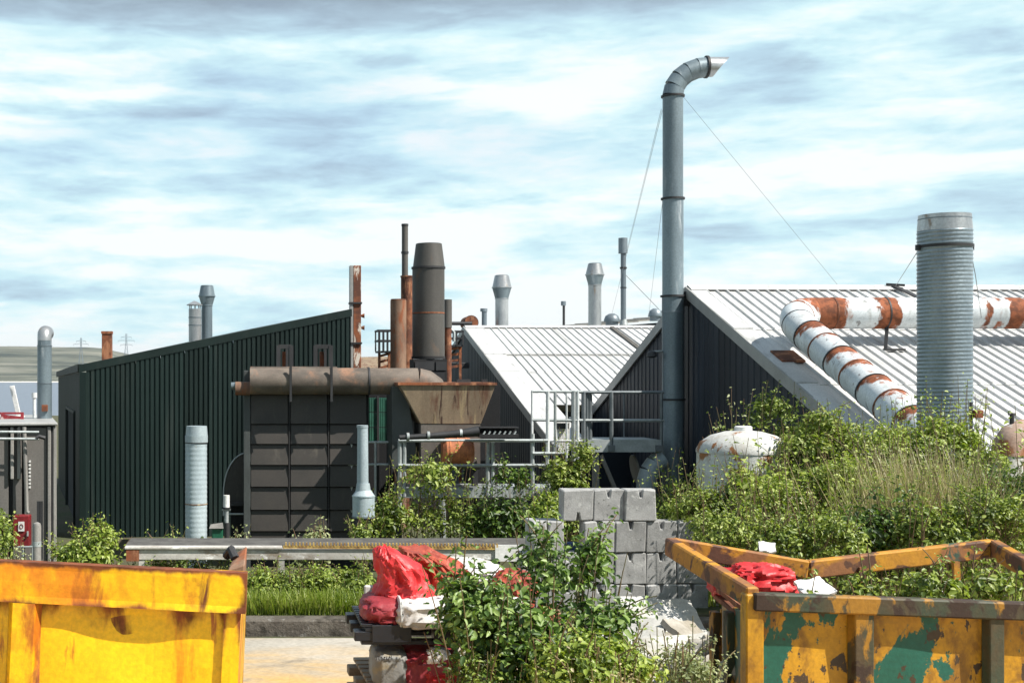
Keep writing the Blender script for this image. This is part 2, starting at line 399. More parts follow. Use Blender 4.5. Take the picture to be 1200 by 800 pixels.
G1 = [(0.022, 0.050, 0.010), (0.060, 0.115, 0.018), (0.115, 0.185, 0.028), (0.19, 0.26, 0.05)]
l_bramble = leafmat('bramble_leaf', [(0.024, 0.054, 0.010), (0.065, 0.130, 0.022), (0.140, 0.230, 0.036), (0.31, 0.42, 0.13)])
l_mid = leafmat('weed_leaf', [(0.055, 0.088, 0.013), (0.145, 0.205, 0.030), (0.25, 0.325, 0.052), (0.42, 0.47, 0.14)])
l_light = leafmat('light_leaf', [(0.10, 0.150, 0.020), (0.21, 0.29, 0.038), (0.32, 0.40, 0.065), (0.46, 0.51, 0.16)])
l_dark = leafmat('dark_leaf', [(0.026, 0.056, 0.010), (0.060, 0.115, 0.018), (0.115, 0.195, 0.030), (0.24, 0.33, 0.075)])
l_pale = leafmat('pale_leaf', [(0.17, 0.21, 0.08), (0.27, 0.31, 0.13), (0.39, 0.42, 0.21), (0.52, 0.54, 0.34)])
l_grass = leafmat('grass_blade', [(0.09, 0.145, 0.016), (0.17, 0.25, 0.028), (0.25, 0.33, 0.048), (0.36, 0.39, 0.12)], clump=2.0)
l_dry = leafmat('dry_grass_blade', [(0.26, 0.22, 0.10), (0.38, 0.32, 0.16), (0.48, 0.41, 0.23), (0.60, 0.53, 0.34)], clump=2.0)

# ------------------------------------------------------------------ ground, lake, hills
def sstep(a, b, x):
    t = min(max((x - a) / (b - a), 0.0), 1.0)
    return t * t * (3 - 2 * t)
def gz(x, y):
    z = 0.2 * sstep(15.98, 16.05, y)
    z -= 0.25 * sstep(16.6, 18.0, y)
    z -= 0.95 * sstep(18.0, 22.5, y)
    z -= 23 * sstep(110, 560, y)
    return z
def grid(xs, ys, fz):
    vs = [(x, y, fz(x, y)) for y in ys for x in xs]
    n = len(xs)
    fs = [(j * n + i, j * n + i + 1, (j + 1) * n + i + 1, (j + 1) * n + i) for j in range(len(ys) - 1) for i in range(n - 1)]
    return vs, fs
m_ground = weathered('pale_concrete_yard', (0.40, 0.37, 0.32), (0.30, 0.275, 0.23), s=0.6, patches=[((0.50, 0.30, 0.085), 0.36, (.45, 1.3, 1), .48, .68), ((.22, .18, .13), 1.3, (1, 1.6, 1), .62, .75)], rough=0.95, bump=.4, bscale=18, bdist=.01)
m_soil = weathered('weedy_soil', (0.075, 0.062, 0.036), (0.05, 0.062, 0.02), s=0.8, rough=0.95, bump=.6, bscale=9, bdist=.05)
mb = MB()
xs = [-30000, -9000, -3000, -900, -300, -120, -60] + [-30 + 1.5 * i for i in range(50)] + [60, 120, 300, 900, 3000, 9000, 30000]
ys = [-300, -60, -20, -5, 0, 4, 8, 12, 15, 15.9, 15.98, 16.05, 16.3, 16.7, 17.2, 17.8, 18.5, 19.5, 20.5, 21.5, 22.5, 30, 45, 70, 110, 160, 220, 300, 400, 500, 570, 900, 2000, 4400, 12000, 28000]
def gzz(x, y):
    return gz(x, y) + (0.04 * mnoise.noise((x * .4, y * .4, 0)) if y > 16.3 else 0.0)
mb.add(*grid(xs, ys, gzz))
ground = mb.build('ground', m_soil, smooth=True, recalc=False, kind='structure', angle=60)
# concrete yard sheet between the camera and the kerb
mb = MB(); mb.add(*grid([-14 + i * 2 for i in range(15)], [-4 + i * 1.4 for i in range(15)], lambda x, y: 0.006))
yard = mb.build('yard_paving', m_ground, recalc=False, kind='structure')
# kerb stones
kerb = thing('kerb', 'low dirty concrete kerb between the dusty yard and the grass bank', 'kerb', (0, 15.75, 0))
rng = random.Random(4)
x = -6.0
while x < 6.0:
    w = rng.uniform(1.0, 1.5)
    k = MB(); z = 0.2 + rng.uniform(-.02, .015)
    k.box(x, x + w - 0.025, 15.7 + rng.uniform(-.02, .02), 15.99, -0.05, z)
    k.build('kerb_stone', m_conc_dark, kerb, bevel=.025)
    x += w

def hill_h(X):
    pts = [(-9000, 120), (-3000, 132), (-1500, 126), (-1040, 124), (-830, 121), (-690, 119), (-620, 112), (-560, 92), (-480, 52), (-330, 26), (-170, 14), (9000, 12)]
    for (a, b), (c, d) in zip(pts, pts[1:]):
        if X <= c: return lerp(b, d, (X - a) / (c - a))
    return 12
def hz(X, Y):
    t = sstep(4330, 5250, Y); u = 1 - 0.25 * sstep(5400, 9000, Y)
    z = -21.5 + (hill_h(X) + 21.5) * (0.62 * t + .38 * min(max((Y - 4330) / 920, 0), 1)) * u
    return z + 5 * mnoise.noise((X * .004, Y * .004, 2)) * t
mb = MB()
hx = [-9000, -5000, -3000, -2200] + [-1700 + 40 * i for i in range(48)] + [400, 800, 1600, 3000, 6000, 9000]
hy = [4290, 4335, 4360] + [4400 + 60 * i for i in range(22)] + [6200, 7500, 9000]
mb.add(*grid(hx, hy, hz))
m_hill = bpy.data.materials.new('moorland'); m_hill.use_nodes = True
nt = m_hill.node_tree; bs = nt.nodes['Principled BSDF']; bs.inputs['Roughness'].default_value = 1.0; bs.inputs['Specular IOR Level'].default_value = 0.0
tcn = nt.nodes.new('ShaderNodeTexCoord'); vm = nt.nodes.new('ShaderNodeVectorMath'); vm.operation = 'MULTIPLY'; vm.inputs[1].default_value = (.0022, .011, .02)
nt.links.new(tcn.outputs['Object'], vm.inputs[0])
tx = nt.nodes.new('ShaderNodeTexNoise'); tx.inputs['Scale'].default_value = 1.0; tx.inputs['Detail'].default_value = 8; tx.inputs['Roughness'].default_value = .62
nt.links.new(vm.outputs[0], tx.inputs['Vector'])
cr = nt.nodes.new('ShaderNodeValToRGB'); el_ = cr.color_ramp.elements
el_[0].position = .36; el_[0].color = (.040, .048, .038, 1); el_[1].position = .66; el_[1].color = (.20, .195, .155, 1)
for p, c in ((.45, (.080, .085, .065, 1)), (.52, (.118, .122, .092, 1)), (.58, (.155, .152, .12, 1))):
    q = el_.new(p); q.color = c
nt.links.new(tx.outputs[0], cr.inputs[0]); nt.links.new(cr.outputs[0], bs.inputs['Base Color'])
mb.build('hills', m_hill, recalc=False, kind='structure', angle=80)

m_lake = bpy.data.materials.new('lake_water'); m_lake.use_nodes = True
nt = m_lake.node_tree; bs = nt.nodes['Principled BSDF']
bs.inputs['Base Color'].default_value = (.13, .15, .19, 1); bs.inputs['Roughness'].default_value = .35; bs.inputs['IOR'].default_value = 1.33
tcn = nt.nodes.new('ShaderNodeTexCoord'); vm = nt.nodes.new('ShaderNodeVectorMath'); vm.operation = 'MULTIPLY'; vm.inputs[1].default_value = (.25, .06, 1)
nt.links.new(tcn.outputs['Object'], vm.inputs[0])
tx = nt.nodes.new('ShaderNodeTexNoise'); tx.inputs['Scale'].default_value = 1.0; tx.inputs['Detail'].default_value = 5
nt.links.new(vm.outputs[0], tx.inputs['Vector'])
bp = nt.nodes.new('ShaderNodeBump'); bp.inputs['Strength'].default_value = 1.0; bp.inputs['Distance'].default_value = 1.6
nt.links.new(tx.outputs[0], bp.inputs['Height']); nt.links.new(bp.outputs[0], bs.inputs['Normal'])
mb = MB(); mb.add([(-9000, 400, -20), (9000, 400, -20), (9000, 4360, -20), (-9000, 4360, -20)], [(0, 1, 2, 3)])
mb.build('lake', m_lake, smooth=False, recalc=False, kind='structure')
# pale stony shoreline on the far side
mb = MB(); mb.add(*grid([-4000 + 100 * i for i in range(80)], [4318, 4332, 4350], lambda X, Y: -19.9 + (Y - 4318) * .12 + 0.4 * mnoise.noise((X * .01, Y * .01, 0))))
m_shore = weathered('pale_shore', (.6, .58, .52), rough=1.0)
mb.build('shoreline', m_shore, recalc=False, kind='structure')

# pylons on the moor
def pylon(px, ptop, D, label):
    X = PX(px, D); zb = hz(X, D) - 2; zt = PZ(ptop, D); H = zt - zb
    t = thing('pylon', label, 'pylon', (X, D, zb), group='pylons on the far moor')
    mb = MB(); w0, w1 = H * .085, H * .018
    ring = lambda f: [Vector((X + sx_ * lerp(w0, w1, min(f * 1.35, 1)), D + sy_ * lerp(w0, w1, min(f * 1.35, 1)), zb + H * f)) for sx_, sy_ in ((-1, -1), (1, -1), (1, 1), (-1, 1))]
    lv = [0, .18, .34, .48, .6, .7, .8, .9, 1]
    for a, b in zip(lv, lv[1:]):
        A, B = ring(a), ring(b)
        for i in range(4):
            mb.bar(A[i], B[i], 1.0, 1.0); mb.bar(A[i], B[(i + 1) % 4], .6, .6); mb.bar(B[i], B[(i + 1) % 4], .6, .6)
    mb.build('tower', m_galv_dark, t, smooth=False)
    for f, l in ((.68, .17), (.8, .24), (.9, .15)):
        am = MB(); z = zb + H * f
        for s_ in (-1, 1):
            am.bar((X, D, z + H * .03), (X + s_ * H * l, D, z), .8, .8); am.bar((X, D, z - H * .01), (X + s_ * H * l, D, z), .8, .8)
            am.bar((X + s_ * H * l, D, z), (X + s_ * H * l, D, z - H * .05), .8, .8)
        am.build('cross_arm', m_galv_dark, t, smooth=False)
pylon(95, 396, 4700, 'faint lattice pylon standing against the dark moor, left of the rust flue')
pylon(148, 391, 4900, 'faint lattice pylon against the sky, just right of the rust flue')

# ------------------------------------------------------------------ cladding helper
def clad(parent, name, p0, d, nrm, s0, s1, pitch, zb, ztop, depth, mat, groove=.3):
    """one profiled sheet from s0 to s1 along direction d; ztop(s) gives its top edge"""
    s = s0; prof = []
    n = max(1, round((s1 - s0) / pitch)); p = (s1 - s0) / n
    for i in range(n):
        a = s0 + i * p
        prof += [(a + .0 * p, depth), (a + (1 - groove - .14) * p, depth), (a + (1 - groove - .05) * p, 0), (a + (1 - .09) * p, 0)]
    prof.append((s1, depth))
    mb = MB(); vs = []
    for q, o in prof:
        x = p0[0] + d[0] * q + nrm[0] * o; y = p0[1] + d[1] * q + nrm[1] * o
        zbb = zb(q) if callable(zb) else zb
        vs += [(x, y, zbb), (x, y, ztop(q))]
    mb.add(vs, [(2 * i, 2 * i + 2, 2 * i + 3, 2 * i + 1) for i in range(len(prof) - 1)])
    return mb.build(name, mat, parent, smooth=False, recalc=False)

# ------------------------------------------------------------------ green cladded shed (left)
th = R(10.7)
gd = (math.cos(th), math.sin(th)); gl = (-math.sin(th), math.cos(th))
GC = (PX(95, 33), 33.0)
def green_t(px):      # distance along the front wall for an image column
    a = (px - 300) / F
    return (a * GC[1] - GC[0]) / (gd[0] - a * gd[1])
T_END = green_t(411)
zt0 = PZ(427, 33); De = GC[1] + gd[1] * T_END; zt1 = PZ(362, De)
gtop = lambda s: zt0 + (zt1 - zt0) * s / T_END
shed = thing('cladded_shed', 'dark green ribbed metal shed with a roof sloping up to the right', 'shed', (GC[0], GC[1], -1.05))
n_front = (gd[1], -gd[0]); n_left = (-gd[0], -gd[1])
NP = 11
for i in range(NP):
    clad(shed, 'cladding_panel', GC, gd, n_front, .13 + (T_END - .13) * i / NP, .13 + (T_END - .13) * (i + 1) / NP - .004, .132, -1.1, lambda s: gtop(s) - .20, .032, m_green_clad, groove=.26)
LW = 17.0
def gleft(px):
    a = (px - 300) / F
    return (a * GC[1] - GC[0]) / (gl[0] - a * gl[1])
d0, d1 = gleft(88.5), gleft(79)
ltop = lambda s: zt0 - .2 - .15 * s / LW
zdoor = PZ(483, GC[1] + gl[1] * d0)
for a, b, zb_, in ((.1, d0, -1.1), (d0, d1, zdoor), (d1, LW, -1.1)):
    k = max(1, round((b - a) / 1.4))
    for i in range(k):
        clad(shed, 'end_panel', GC, gl, n_left, lerp(a, b, i / k) + .003, lerp(a, b, (i + 1) / k) - .003, .35, zb_, ltop, .01, m_green_end)
def along(d, s, o=0, n=(0, 0)): return (GC[0] + d[0] * s + n[0] * o, GC[1] + d[1] * s + n[1] * o)
mb = MB()        # core behind the sheets
pts = [along(gd, .02), along(gd, T_END)]
bk = 16.0
A = Vector((*along(gd, .04, -.06, n_front), 0)); 
q0 = Vector((GC[0] + gd[0] * .05 + gl[0] * .06, GC[1] + gd[1] * .05 + gl[1] * .06, 0)); q1 = q0 + Vector((gd[0], gd[1], 0)) * (T_END - .07)
mb.hexa([(q0.x, q0.y, -1.1), (q1.x, q1.y, -1.1), (q1.x, q1.y + .3, -1.1), (q0.x + .0, q0.y + .3, -1.1), (q0.x, q0.y, zt0 - .25), (q1.x, q1.y, zt1 - .25), (q1.x, q1.y + .3, zt1 - .25), (q0.x, q0.y + .3, zt0 - .25)])
mb.build('wall', m_green_clad, shed, smooth=False)
mb = MB(); v3 = lambda d, s, o, n, z: Vector((*along(d, s, o, n), z))
mb.hexa([v3(gl, d0 - .02, -.05, n_left, -1.1), v3(gl, d0 - .02, -.02, n_left, -1.1), v3(gl, d1 + .02, -.02, n_left, -1.1), v3(gl, d1 + .02, -.05, n_left, -1.1),
         v3(gl, d0 - .02, -.05, n_left, zdoor), v3(gl, d0 - .02, -.02, n_left, zdoor), v3(gl, d1 + .02, -.02, n_left, zdoor), v3(gl, d1 + .02, -.05, n_left, zdoor)])
mb.build('doorway_dark_sheet', m_void, shed, smooth=False)  # near-black sheet just inside the opening paints in its unlit depth
mb = MB()
for s_ in (d0, d1):
    mb.bar(v3(gl, s_, .02, n_left, -1.1), v3(gl, s_, .02, n_left, zdoor), .08, .08)
mb.bar(v3(gl, d0 - .04, .02, n_left, zdoor), v3(gl, d1 + .04, .02, n_left, zdoor), .08, .08)
mb.build('door_frame', m_green_end, shed, smooth=False)
mb = MB()       # fascia along the sloping top and roof sheet
def fas(d, n, s0, s1, za, zb, lo=.2, out=.05):
    mb.hexa([v3(d, s0, -.02, n, za - lo), v3(d, s1, -.02, n, zb - lo), v3(d, s1, out, n, zb - lo), v3(d, s0, out, n, za - lo), v3(d, s0, -.02, n, za), v3(d, s1, -.02, n, zb), v3(d, s1, out, n, zb), v3(d, s0, out, n, za)])
fas(gd, n_front, -.06, T_END + .02, zt0 - .012, zt1, .2)
mb.build('verge_trim', m_green_clad, shed, smooth=False)
mb = MB(); fas(gl, n_left, -.03, LW, zt0 + .01, zt0 - .14, .2, .09); mb.build('gutter', m_green_end, shed, smooth=False)
mb = MB()
c = [v3(gd, 0, 0, n_front, zt0), v3(gd, T_END, 0, n_front, zt1)]
bkv = Vector((gl[0], gl[1], 0)) * LW
mb.add([c[0], c[1], c[1] + bkv, c[0] + bkv - Vector((0, 0, .15)), c[0] - Vector((0, 0, .03)), c[1] - Vector((0, 0, .03)), c[1] + bkv - Vector((0, 0, .03)), c[0] + bkv - Vector((0, 0, .18))],
       [(0, 1, 2, 3), (7, 6, 5, 4), (0, 4, 5, 1), (1, 5, 6, 2), (2, 6, 7, 3), (3, 7, 4, 0)])
mb.build('roof', m_green_end, shed, smooth=False)
mb = MB(); mb.bar(v3(gd, .05, .03, n_front, -1.1), v3(gd, .05, .03, n_front, zt0 - .2), .16, .16)
mb.build('corner_trim', m_green_clad, shed, smooth=False)
mb = MB(); e_ = v3(gd, T_END - .02, 0, n_front, 0); e2 = e_ + bkv
mb.hexa([(e_.x - .05, e_.y, -1.1), (e_.x, e_.y, -1.1), (e2.x, e2.y, -1.1), (e2.x - .05, e2.y, -1.1), (e_.x - .05, e_.y, zt1 - .1), (e_.x, e_.y, zt1 - .1), (e2.x, e2.y, zt1 - .1), (e2.x - .05, e2.y, zt1 - .1)])
mb.build('end_wall', m_green_clad, shed, smooth=False)

# ------------------------------------------------------------------ grey gabled sheds with white ribbed roofs
def roof_panel_mesh(name, w, L, mat, rib=.042):
    mb = MB(); t = .012
    prof = [(0, 0), (.012, rib), (.034, rib), (.046, 0), (w + .012, 0)]
    vs = []
    for x, z in prof: vs += [(x, 0, z + t), (x, L, z)]
    fs = [(2 * i, 2 * i + 2, 2 * i + 3, 2 * i + 1) for i in range(4)]
    b = len(vs)
    for x, z in prof: vs.append((x, 0, z - .004))
    fs += [(b + i, b + i + 1, 2 * (i + 1), 2 * i) for i in range(4)]
    mb.add(vs, fs)
    me = bpy.data.meshes.new(name); me.from_pydata([tuple(v) for v in mb.v], [], mb.f); me.materials.append(mat)
    return me
def gabled(t, X0, X1, Dn, Dr, zr, p, rows, w, notch=None, flash=.42):
    """ridge along X at depth Dr and height zr; near eave at Dn; far slope mirrors it"""
    ang = math.atan(p); zn = zr - p * (Dr - Dn); Df = 2 * Dr - Dn
    n = int((X1 - X0 - flash) / w); base = ORG[t.name]
    cache = {}
    for c_ in range(n):
        x = X0 + flash + c_ * w
        for r_, (a, b) in enumerate(rows):
            if notch and x > notch[0]: 
                a = max(a, notch[1])
                if b - a < .1: continue
            L = (b - a) / math.cos(ang) + (.08 if r_ < len(rows) - 1 else -.04)
            k = round(L, 3)
            if k not in cache: cache[k] = roof_panel_mesh('roof_panel', w, L, m_roof)
            o = bpy.data.objects.new('roof_panel', cache[k]); COL.objects.link(o); o.parent = t
            o.location = Vector((x, a, zr - p * (Dr - a) + .006 * r_)) - base; o.rotation_euler = (ang, 0, 0)
    # flat verge flashing on the near slope
    for r_, (a, b) in enumerate(rows):
        mb = MB(); f = lambda y: zr - p * (Dr - y)
        mb.hexa([(X0 - .06, a, f(a) + .0), (X0 + flash + .02, a, f(a) + .0), (X0 + flash + .02, b, f(b)), (X0 - .06, b, f(b)), (X0 - .06, a - .03, f(a) + .055), (X0 + flash + .02, a - .03, f(a) + .055), (X0 + flash + .02, b, f(b) + .045), (X0 - .06, b, f(b) + .045)])
        mb.build('verge_flashing', m_roof, t, smooth=False)
    mb = MB(); f2 = lambda y: zr - p * abs(Dr - y)
    mb.add([(X0, Dr, zr), (X1, Dr, zr), (X1, Df, f2(Df)), (X0, Df, f2(Df)), (X0, Dr, zr - .03), (X1, Dr, zr - .03), (X1, Df, f2(Df) - .03), (X0, Df, f2(Df) - .03)], [(0, 1, 2, 3), (7, 6, 5, 4), (0, 4, 5, 1), (1, 5, 6, 2), (2, 6, 7, 3), (3, 7, 4, 0)])
    mb.build('rear_roof_slope', m_roof, t, smooth=False)
    mb = MB()   # raised ridge capping, leaves a dark gap above the pans
    mb.hexa([(X0 - .02, Dr - .26, zr - .26 * p + .058), (X1, Dr - .26, zr - .26 * p + .058), (X1, Dr, zr + .075), (X0 - .02, Dr, zr + .075), (X0 - .02, Dr - .26, zr - .26 * p + .072), (X1, Dr - .26, zr - .26 * p + .072), (X1, Dr, zr + .09), (X0 - .02, Dr, zr + .09)])
    mb.hexa([(X0 - .02, Dr, zr + .075), (X1, Dr, zr + .075), (X1, Dr + .26, zr - .26 * p + .058), (X0 - .02, Dr + .26, zr - .26 * p + .058), (X0 - .02, Dr, zr + .09), (X1, Dr, zr + .09), (X1, Dr + .26, zr - .26 * p + .072), (X0 - .02, Dr + .26, zr - .26 * p + .072)])
    mb.build('ridge_cap', m_roof, t, smooth=False)
    for (a, b) in ((Dn, Dr - .003), (Df, Dr + .003)):  # barge boards up both slopes
        mb = MB(); xx = X0 - .08
        mb.hexa([(xx, a, f2(a) - .20), (xx + .045, a, f2(a) - .20), (xx + .045, b, f2(b) - .20), (xx, b, f2(b) - .20), (xx, a, f2(a) + .05), (xx + .045, a, f2(a) + .05), (xx + .045, b, f2(b) + .05), (xx, b, f2(b) + .05)])
        mb.build('barge_board', m_verge, t, smooth=False)
    k = round((Df - Dn - .4) / .95); s0 = Dn + .2
    for i in range(k):
        a = s0 + (Df - Dn - .4) * i / k; b = s0 + (Df - Dn - .4) * (i + 1) / k
        # split at the ridge so the sheet follows both slopes
        segs = [(a, b)] if not (a < Dr < b) else [(a, Dr), (Dr, b)]
        for (u, v) in segs:
            clad(t, 'wall_panel', (X0, 0), (0, 1), (-1, 0), u + .003, v - .003, .31, -1.1, lambda q: f2(q) - .03, .013, m_gable)
    mb = MB(); mb.hexa([(X0 + .03, Dn + .2, -1.1), (X1, Dn + .2, -1.1), (X1, Dn + .3, -1.1), (X0 + .03, Dn + .3, -1.1), (X0 + .03, Dn + .2, zn + .02), (X1, Dn + .2, zn + .02), (X1, Dn + .3, zn + .05), (X0 + .03, Dn + .3, zn + .05)])
    mb.build('front_wall', m_gable, t, smooth=False)
    mb = MB(); mb.prism([(Dn + .25, -1.1), (Df - .25, -1.1), (Df - .25, f2(Df) - .1), (Dr, zr - .12), (Dn + .25, zn - .02)], X0 + .035, X0 + .06)
    mb.v = [(y, x, z) for x, y, z in mb.v]
    mb.build('gable_core', m_void, t, smooth=False)
    return f2

near_shed = thing('gabled_shed', 'nearer grey gabled shed whose white roof carries the rust-banded duct', 'shed', (9.76, 29, -1.05), group='gabled sheds with white ribbed roofs')
X1S = 9.80
f_near = gabled(near_shed, X1S, 21.5, 20.2, 29.0, PZ(338.5, 29.0), .362, [(20.2, 23.1), (23.1, 26.1), (26.1, 29.0)], .226, flash=.30)
mb = MB(); q = P(918, 408, 24.6); z = f_near(24.6)
mb.obox((q.x, 24.4, f_near(24.4) + .07), (.22, .3, .02), Matrix.Rotation(math.atan(.362), 3, 'X')); mb.build('flashing_plate', m_rust, near_shed, smooth=False)

far_shed = thing('gabled_shed', 'farther grey gabled shed with a plain white ribbed roof behind the walkway', 'shed', (7.84, 48, -1.05), group='gabled sheds with white ribbed roofs')
f_far = gabled(far_shed, 7.84, 18.5, 33.2, 48.0, PZ(384, 48.0), .25, [(33.2, 41.2), (41.2, 43.6), (43.6, 48.0)], .28, notch=(8.7, 37.4), flash=.62)
mb = MB(); mb.bar((13.3, 47.9, f_far(47.9) + .05), (13.3, 43.6, f_far(43.6) + .05), .16, .06); mb.build('valley_strip', m_beamtop, far_shed, smooth=False)
mb = MB(); mb.bar((8.4, 43.52, f_far(43.52) + .05), (18, 43.52, f_far(43.52) + .05), .10, .03); mb.build('lap_strip', m_verge, far_shed, smooth=False)

# low brownish shed roof behind on the right and a pale one between the stacks
bs_ = thing('low_shed', 'brownish low roofed shed rising behind the white far roof', 'shed', (17, 64, -1.05))
mb = MB()
zl, zh = PZ(386, 64), PZ(364, 64)
mb.hexa([(14, 62, -1.1), (24, 62, -1.1), (24, 74, -1.1), (14, 74, -1.1), (14, 62, zl - .2), (24, 62, zh - .3), (24, 74, zh - .2), (14, 74, zl)])
mb.build('wall', m_gable, bs_, smooth=False)
for i in range(9):
    x0 = 13.9 + i * 1.13
    mb = MB(); zz = lambda x: lerp(zl, zh, (x - 14) / 10)
    mb.hexa([(x0, 61.8, zz(x0) - .12), (x0 + 1.18, 61.8, zz(x0 + 1.18) - .14), (x0 + 1.18, 74, zz(x0 + 1.18) + .2), (x0, 74, zz(x0) + .22), (x0, 61.8, zz(x0) - .06), (x0 + 1.18, 61.8, zz(x0 + 1.18) - .10), (x0 + 1.18, 74, zz(x0 + 1.18) + .24), (x0, 74, zz(x0) + .28)])
    mb.build('roof_panel', m_roof2, bs_, smooth=False)
ps_ = thing('low_shed', 'pale buff low roof glimpsed between the rusty flue and the railed platform', 'shed', (PX(440, 60), 60, -1.05))
mb = MB(); a, b = PX(395, 60), PX(476, 60)
mb.box(a, b, 60, 66, -1.1, PZ(432, 60)); mb.build('wall', m_annex, ps_, smooth=False)
mb = MB(); mb.hexa([(a - .2, 59.8, PZ(433, 60)), (b + .2, 59.8, PZ(433, 60)), (b + .2, 63, PZ(418, 60)), (a - .2, 63, PZ(420, 60)), (a - .2, 59.8, PZ(431, 60)), (b + .2, 59.8, PZ(431, 60)), (b + .2, 63, PZ(416, 60)), (a - .2, 63, PZ(418, 60))])
mb.build('roof', m_hopper, ps_, smooth=False)

# ------------------------------------------------------------------ grey annex at the left edge
an = thing('annex', 'low grey panelled annex with a white roof at the left edge', 'building', (PX(66, 29), 29, -1.05), (0, 0, th))
zt = PZ(498, 29)
mb = MB(); mb.box(-7.6, PX(65, 29), 29.1, 34.5, -1.1, zt - .02); mb.build('wall', m_dark, an, smooth=False)
for (a, b, m_, pr) in ((29, 55, m_annex, .10), (16, 26.5, m_annex, .05), (-6, 11, m_annex, .05), (-30, -9, m_annex, .05)):
    mb = MB(); mb.box(PX(a, 29), PX(b, 29), 29 - pr, 29.09, -1.1, zt - .05); mb.build('wall_panel', m_, an, smooth=False, bevel=.01)
for (a, b) in ((55.5, 59.5), (62, 66), (13, 17), (21, 25)):
    mb = MB(); yb = 640 if a > 50 else 560
    mb.box(PX(a, 29), PX(b, 29), 28.82, 29.0, PZ(yb, 29) if a < 50 else -1.1, zt - .03); mb.build('wall_post', m_annex_post, an, smooth=False, bevel=.015)
mb = MB(); mb.tube([P(26, 500, 28.7), P(28, 560, 28.7), P(29, 598, 28.7), P(31, 600, 28.7)], .045, 8); mb.build('downpipe', m_annex_post, an)
mb = MB(); mb.box(-7.8, PX(67, 29), 28.75, 34.7, zt, zt + .07); mb.build('roof', m_verge, an, smooth=False, bevel=.02)
for y_ in (505, 513):
    mb = MB(); mb.tube([P(-20, y_, 28.5), P(41, y_ + 1, 28.5)], .03, 6); mb.build('wall_pipe', m_railgrey, an)
mb = MB(); mb.tube([P(38, 513, 28.5), P(41, 511, 28.5), P(48, 513, 28.5)], .05, 6); mb.build('pipe_valve', m_dark, an)
mb = MB()
for i in range(8):
    q = P(34, 540 + i * 4.3, 28.86); mb.obox(q, (.025, .02, .022))
mb.build('bolt_row', m_white, an, smooth=False)

t = thing('electrical_cabinet', 'dark red cabinet with a white square sign in front of the annex', 'cabinet', tuple(P(25, 640, 27)))
mb = MB(); a = P(15, 640, 27); b = P(34, 604, 27); mb.box(a.x, b.x, 27, 27.3, a.z, b.z); mb.build('body', m_redbox, t, smooth=False, bevel=.012)
mb = MB(); a = P(21.5, 622, 26.99); b = P(28.5, 611, 26.99); mb.box(a.x, b.x, 26.975, 26.995, a.z, b.z); s_ = mb.build('sign_plate', m_white, t, smooth=False)
mb = MB(); a = P(23, 619.5, 26.97); b = P(27, 613.5, 26.97)
mb.tube([(lerp(a.x, b.x, .5) + .035 * math.cos(k * math.pi / 6), 26.97, lerp(a.z, b.z, .5) + .045 * math.sin(k * math.pi / 6)) for k in range(13)], .008, 5, caps=False); mb.build('printed_ring', m_redbox, s_)
mb = MB(); q = P(32.5, 625, 26.97); mb.obox(q, (.015, .02, .05)); mb.build('handle', m_railgrey, t, smooth=False)
mb = MB()
for px in (27, 38): mb.tube([P(px, 641, 26.6), P(px, 662, 26.6)], .018, 6)
mb.tube([P(21, 640.5, 26.6), P(39, 640.5, 26.6)], .022, 6); mb.build('stand', m_railgrey, t)
t = thing('bollard', 'weathered pale grey bollard beside the red cabinet', 'bollard', (PX(43, 25.5), 25.5, -1))
mb = MB(); x_ = PX(43.3, 25.5); mb.lathe((x_, 25.5), [(.085, -1.05), (.085, PZ(616, 25.5)), (.07, PZ(613, 25.5)), (.02, PZ(611.5, 25.5))], 14); mb.build('post', m_annex_post, t)
mb = MB(); mb.lathe((x_, 25.5), [(.09, PZ(640, 25.5)), (.09, PZ(634, 25.5))], 14); mb.build('band', m_railgrey, t)
t = thing('gatepost', 'thin black steel post leaning on the annex wall behind the bollard', 'post', tuple(P(46, 650, 28.3)))
mb = MB()
for px in (45, 48.5): mb.bar(P(px, 655, 28.3), P(px, 587, 28.3), .06, .06)
for y_ in (590, 600, 612): mb.bar(P(45, y_, 28.3), P(48.5, y_, 28.3), .04, .04)
mb.build('frame', m_dark, t, smooth=False)
# red rails and a white boom on the annex roof
t = thing('roof_rail', 'faded red rail frame on the white annex roof', 'railing', tuple(P(12, 492, 31)))
for px in (3, 26): 
    mb = MB(); mb.bar(P(px, 497, 31), P(px, 483, 31), .07, .07); mb.build('post', m_redbag2, t, smooth=False)
mb = MB(); mb.hexa([P(0, 491, 31.2), P(25, 491, 31.2), P(25, 491, 31.6), P(0, 491, 31.6), P(2, 485, 31.2), P(25, 488, 31.2), P(25, 488, 31.6), P(2, 485, 31.6)]); mb.build('panel', m_redbag2, t, smooth=False)
mb = MB(); mb.bar(P(-8, 484, 31), P(27, 484, 31), .05, .05); mb.build('top_rail', m_redbag2, t, smooth=False)
t = thing('boom', 'slanting white boom rising from the annex roof by the lake', 'boom', tuple(P(22, 492, 32.5)))
mb = MB(); mb.bar(P(23, 492, 32.5), P(14, 452, 32.5), .09, .12); mb.build('arm', m_white, t, smooth=False, bevel=.01)
mb = MB(); mb.obox(P(23, 491, 32.5), (.12, .1, .08)); mb.build('foot', m_white, t, smooth=False)

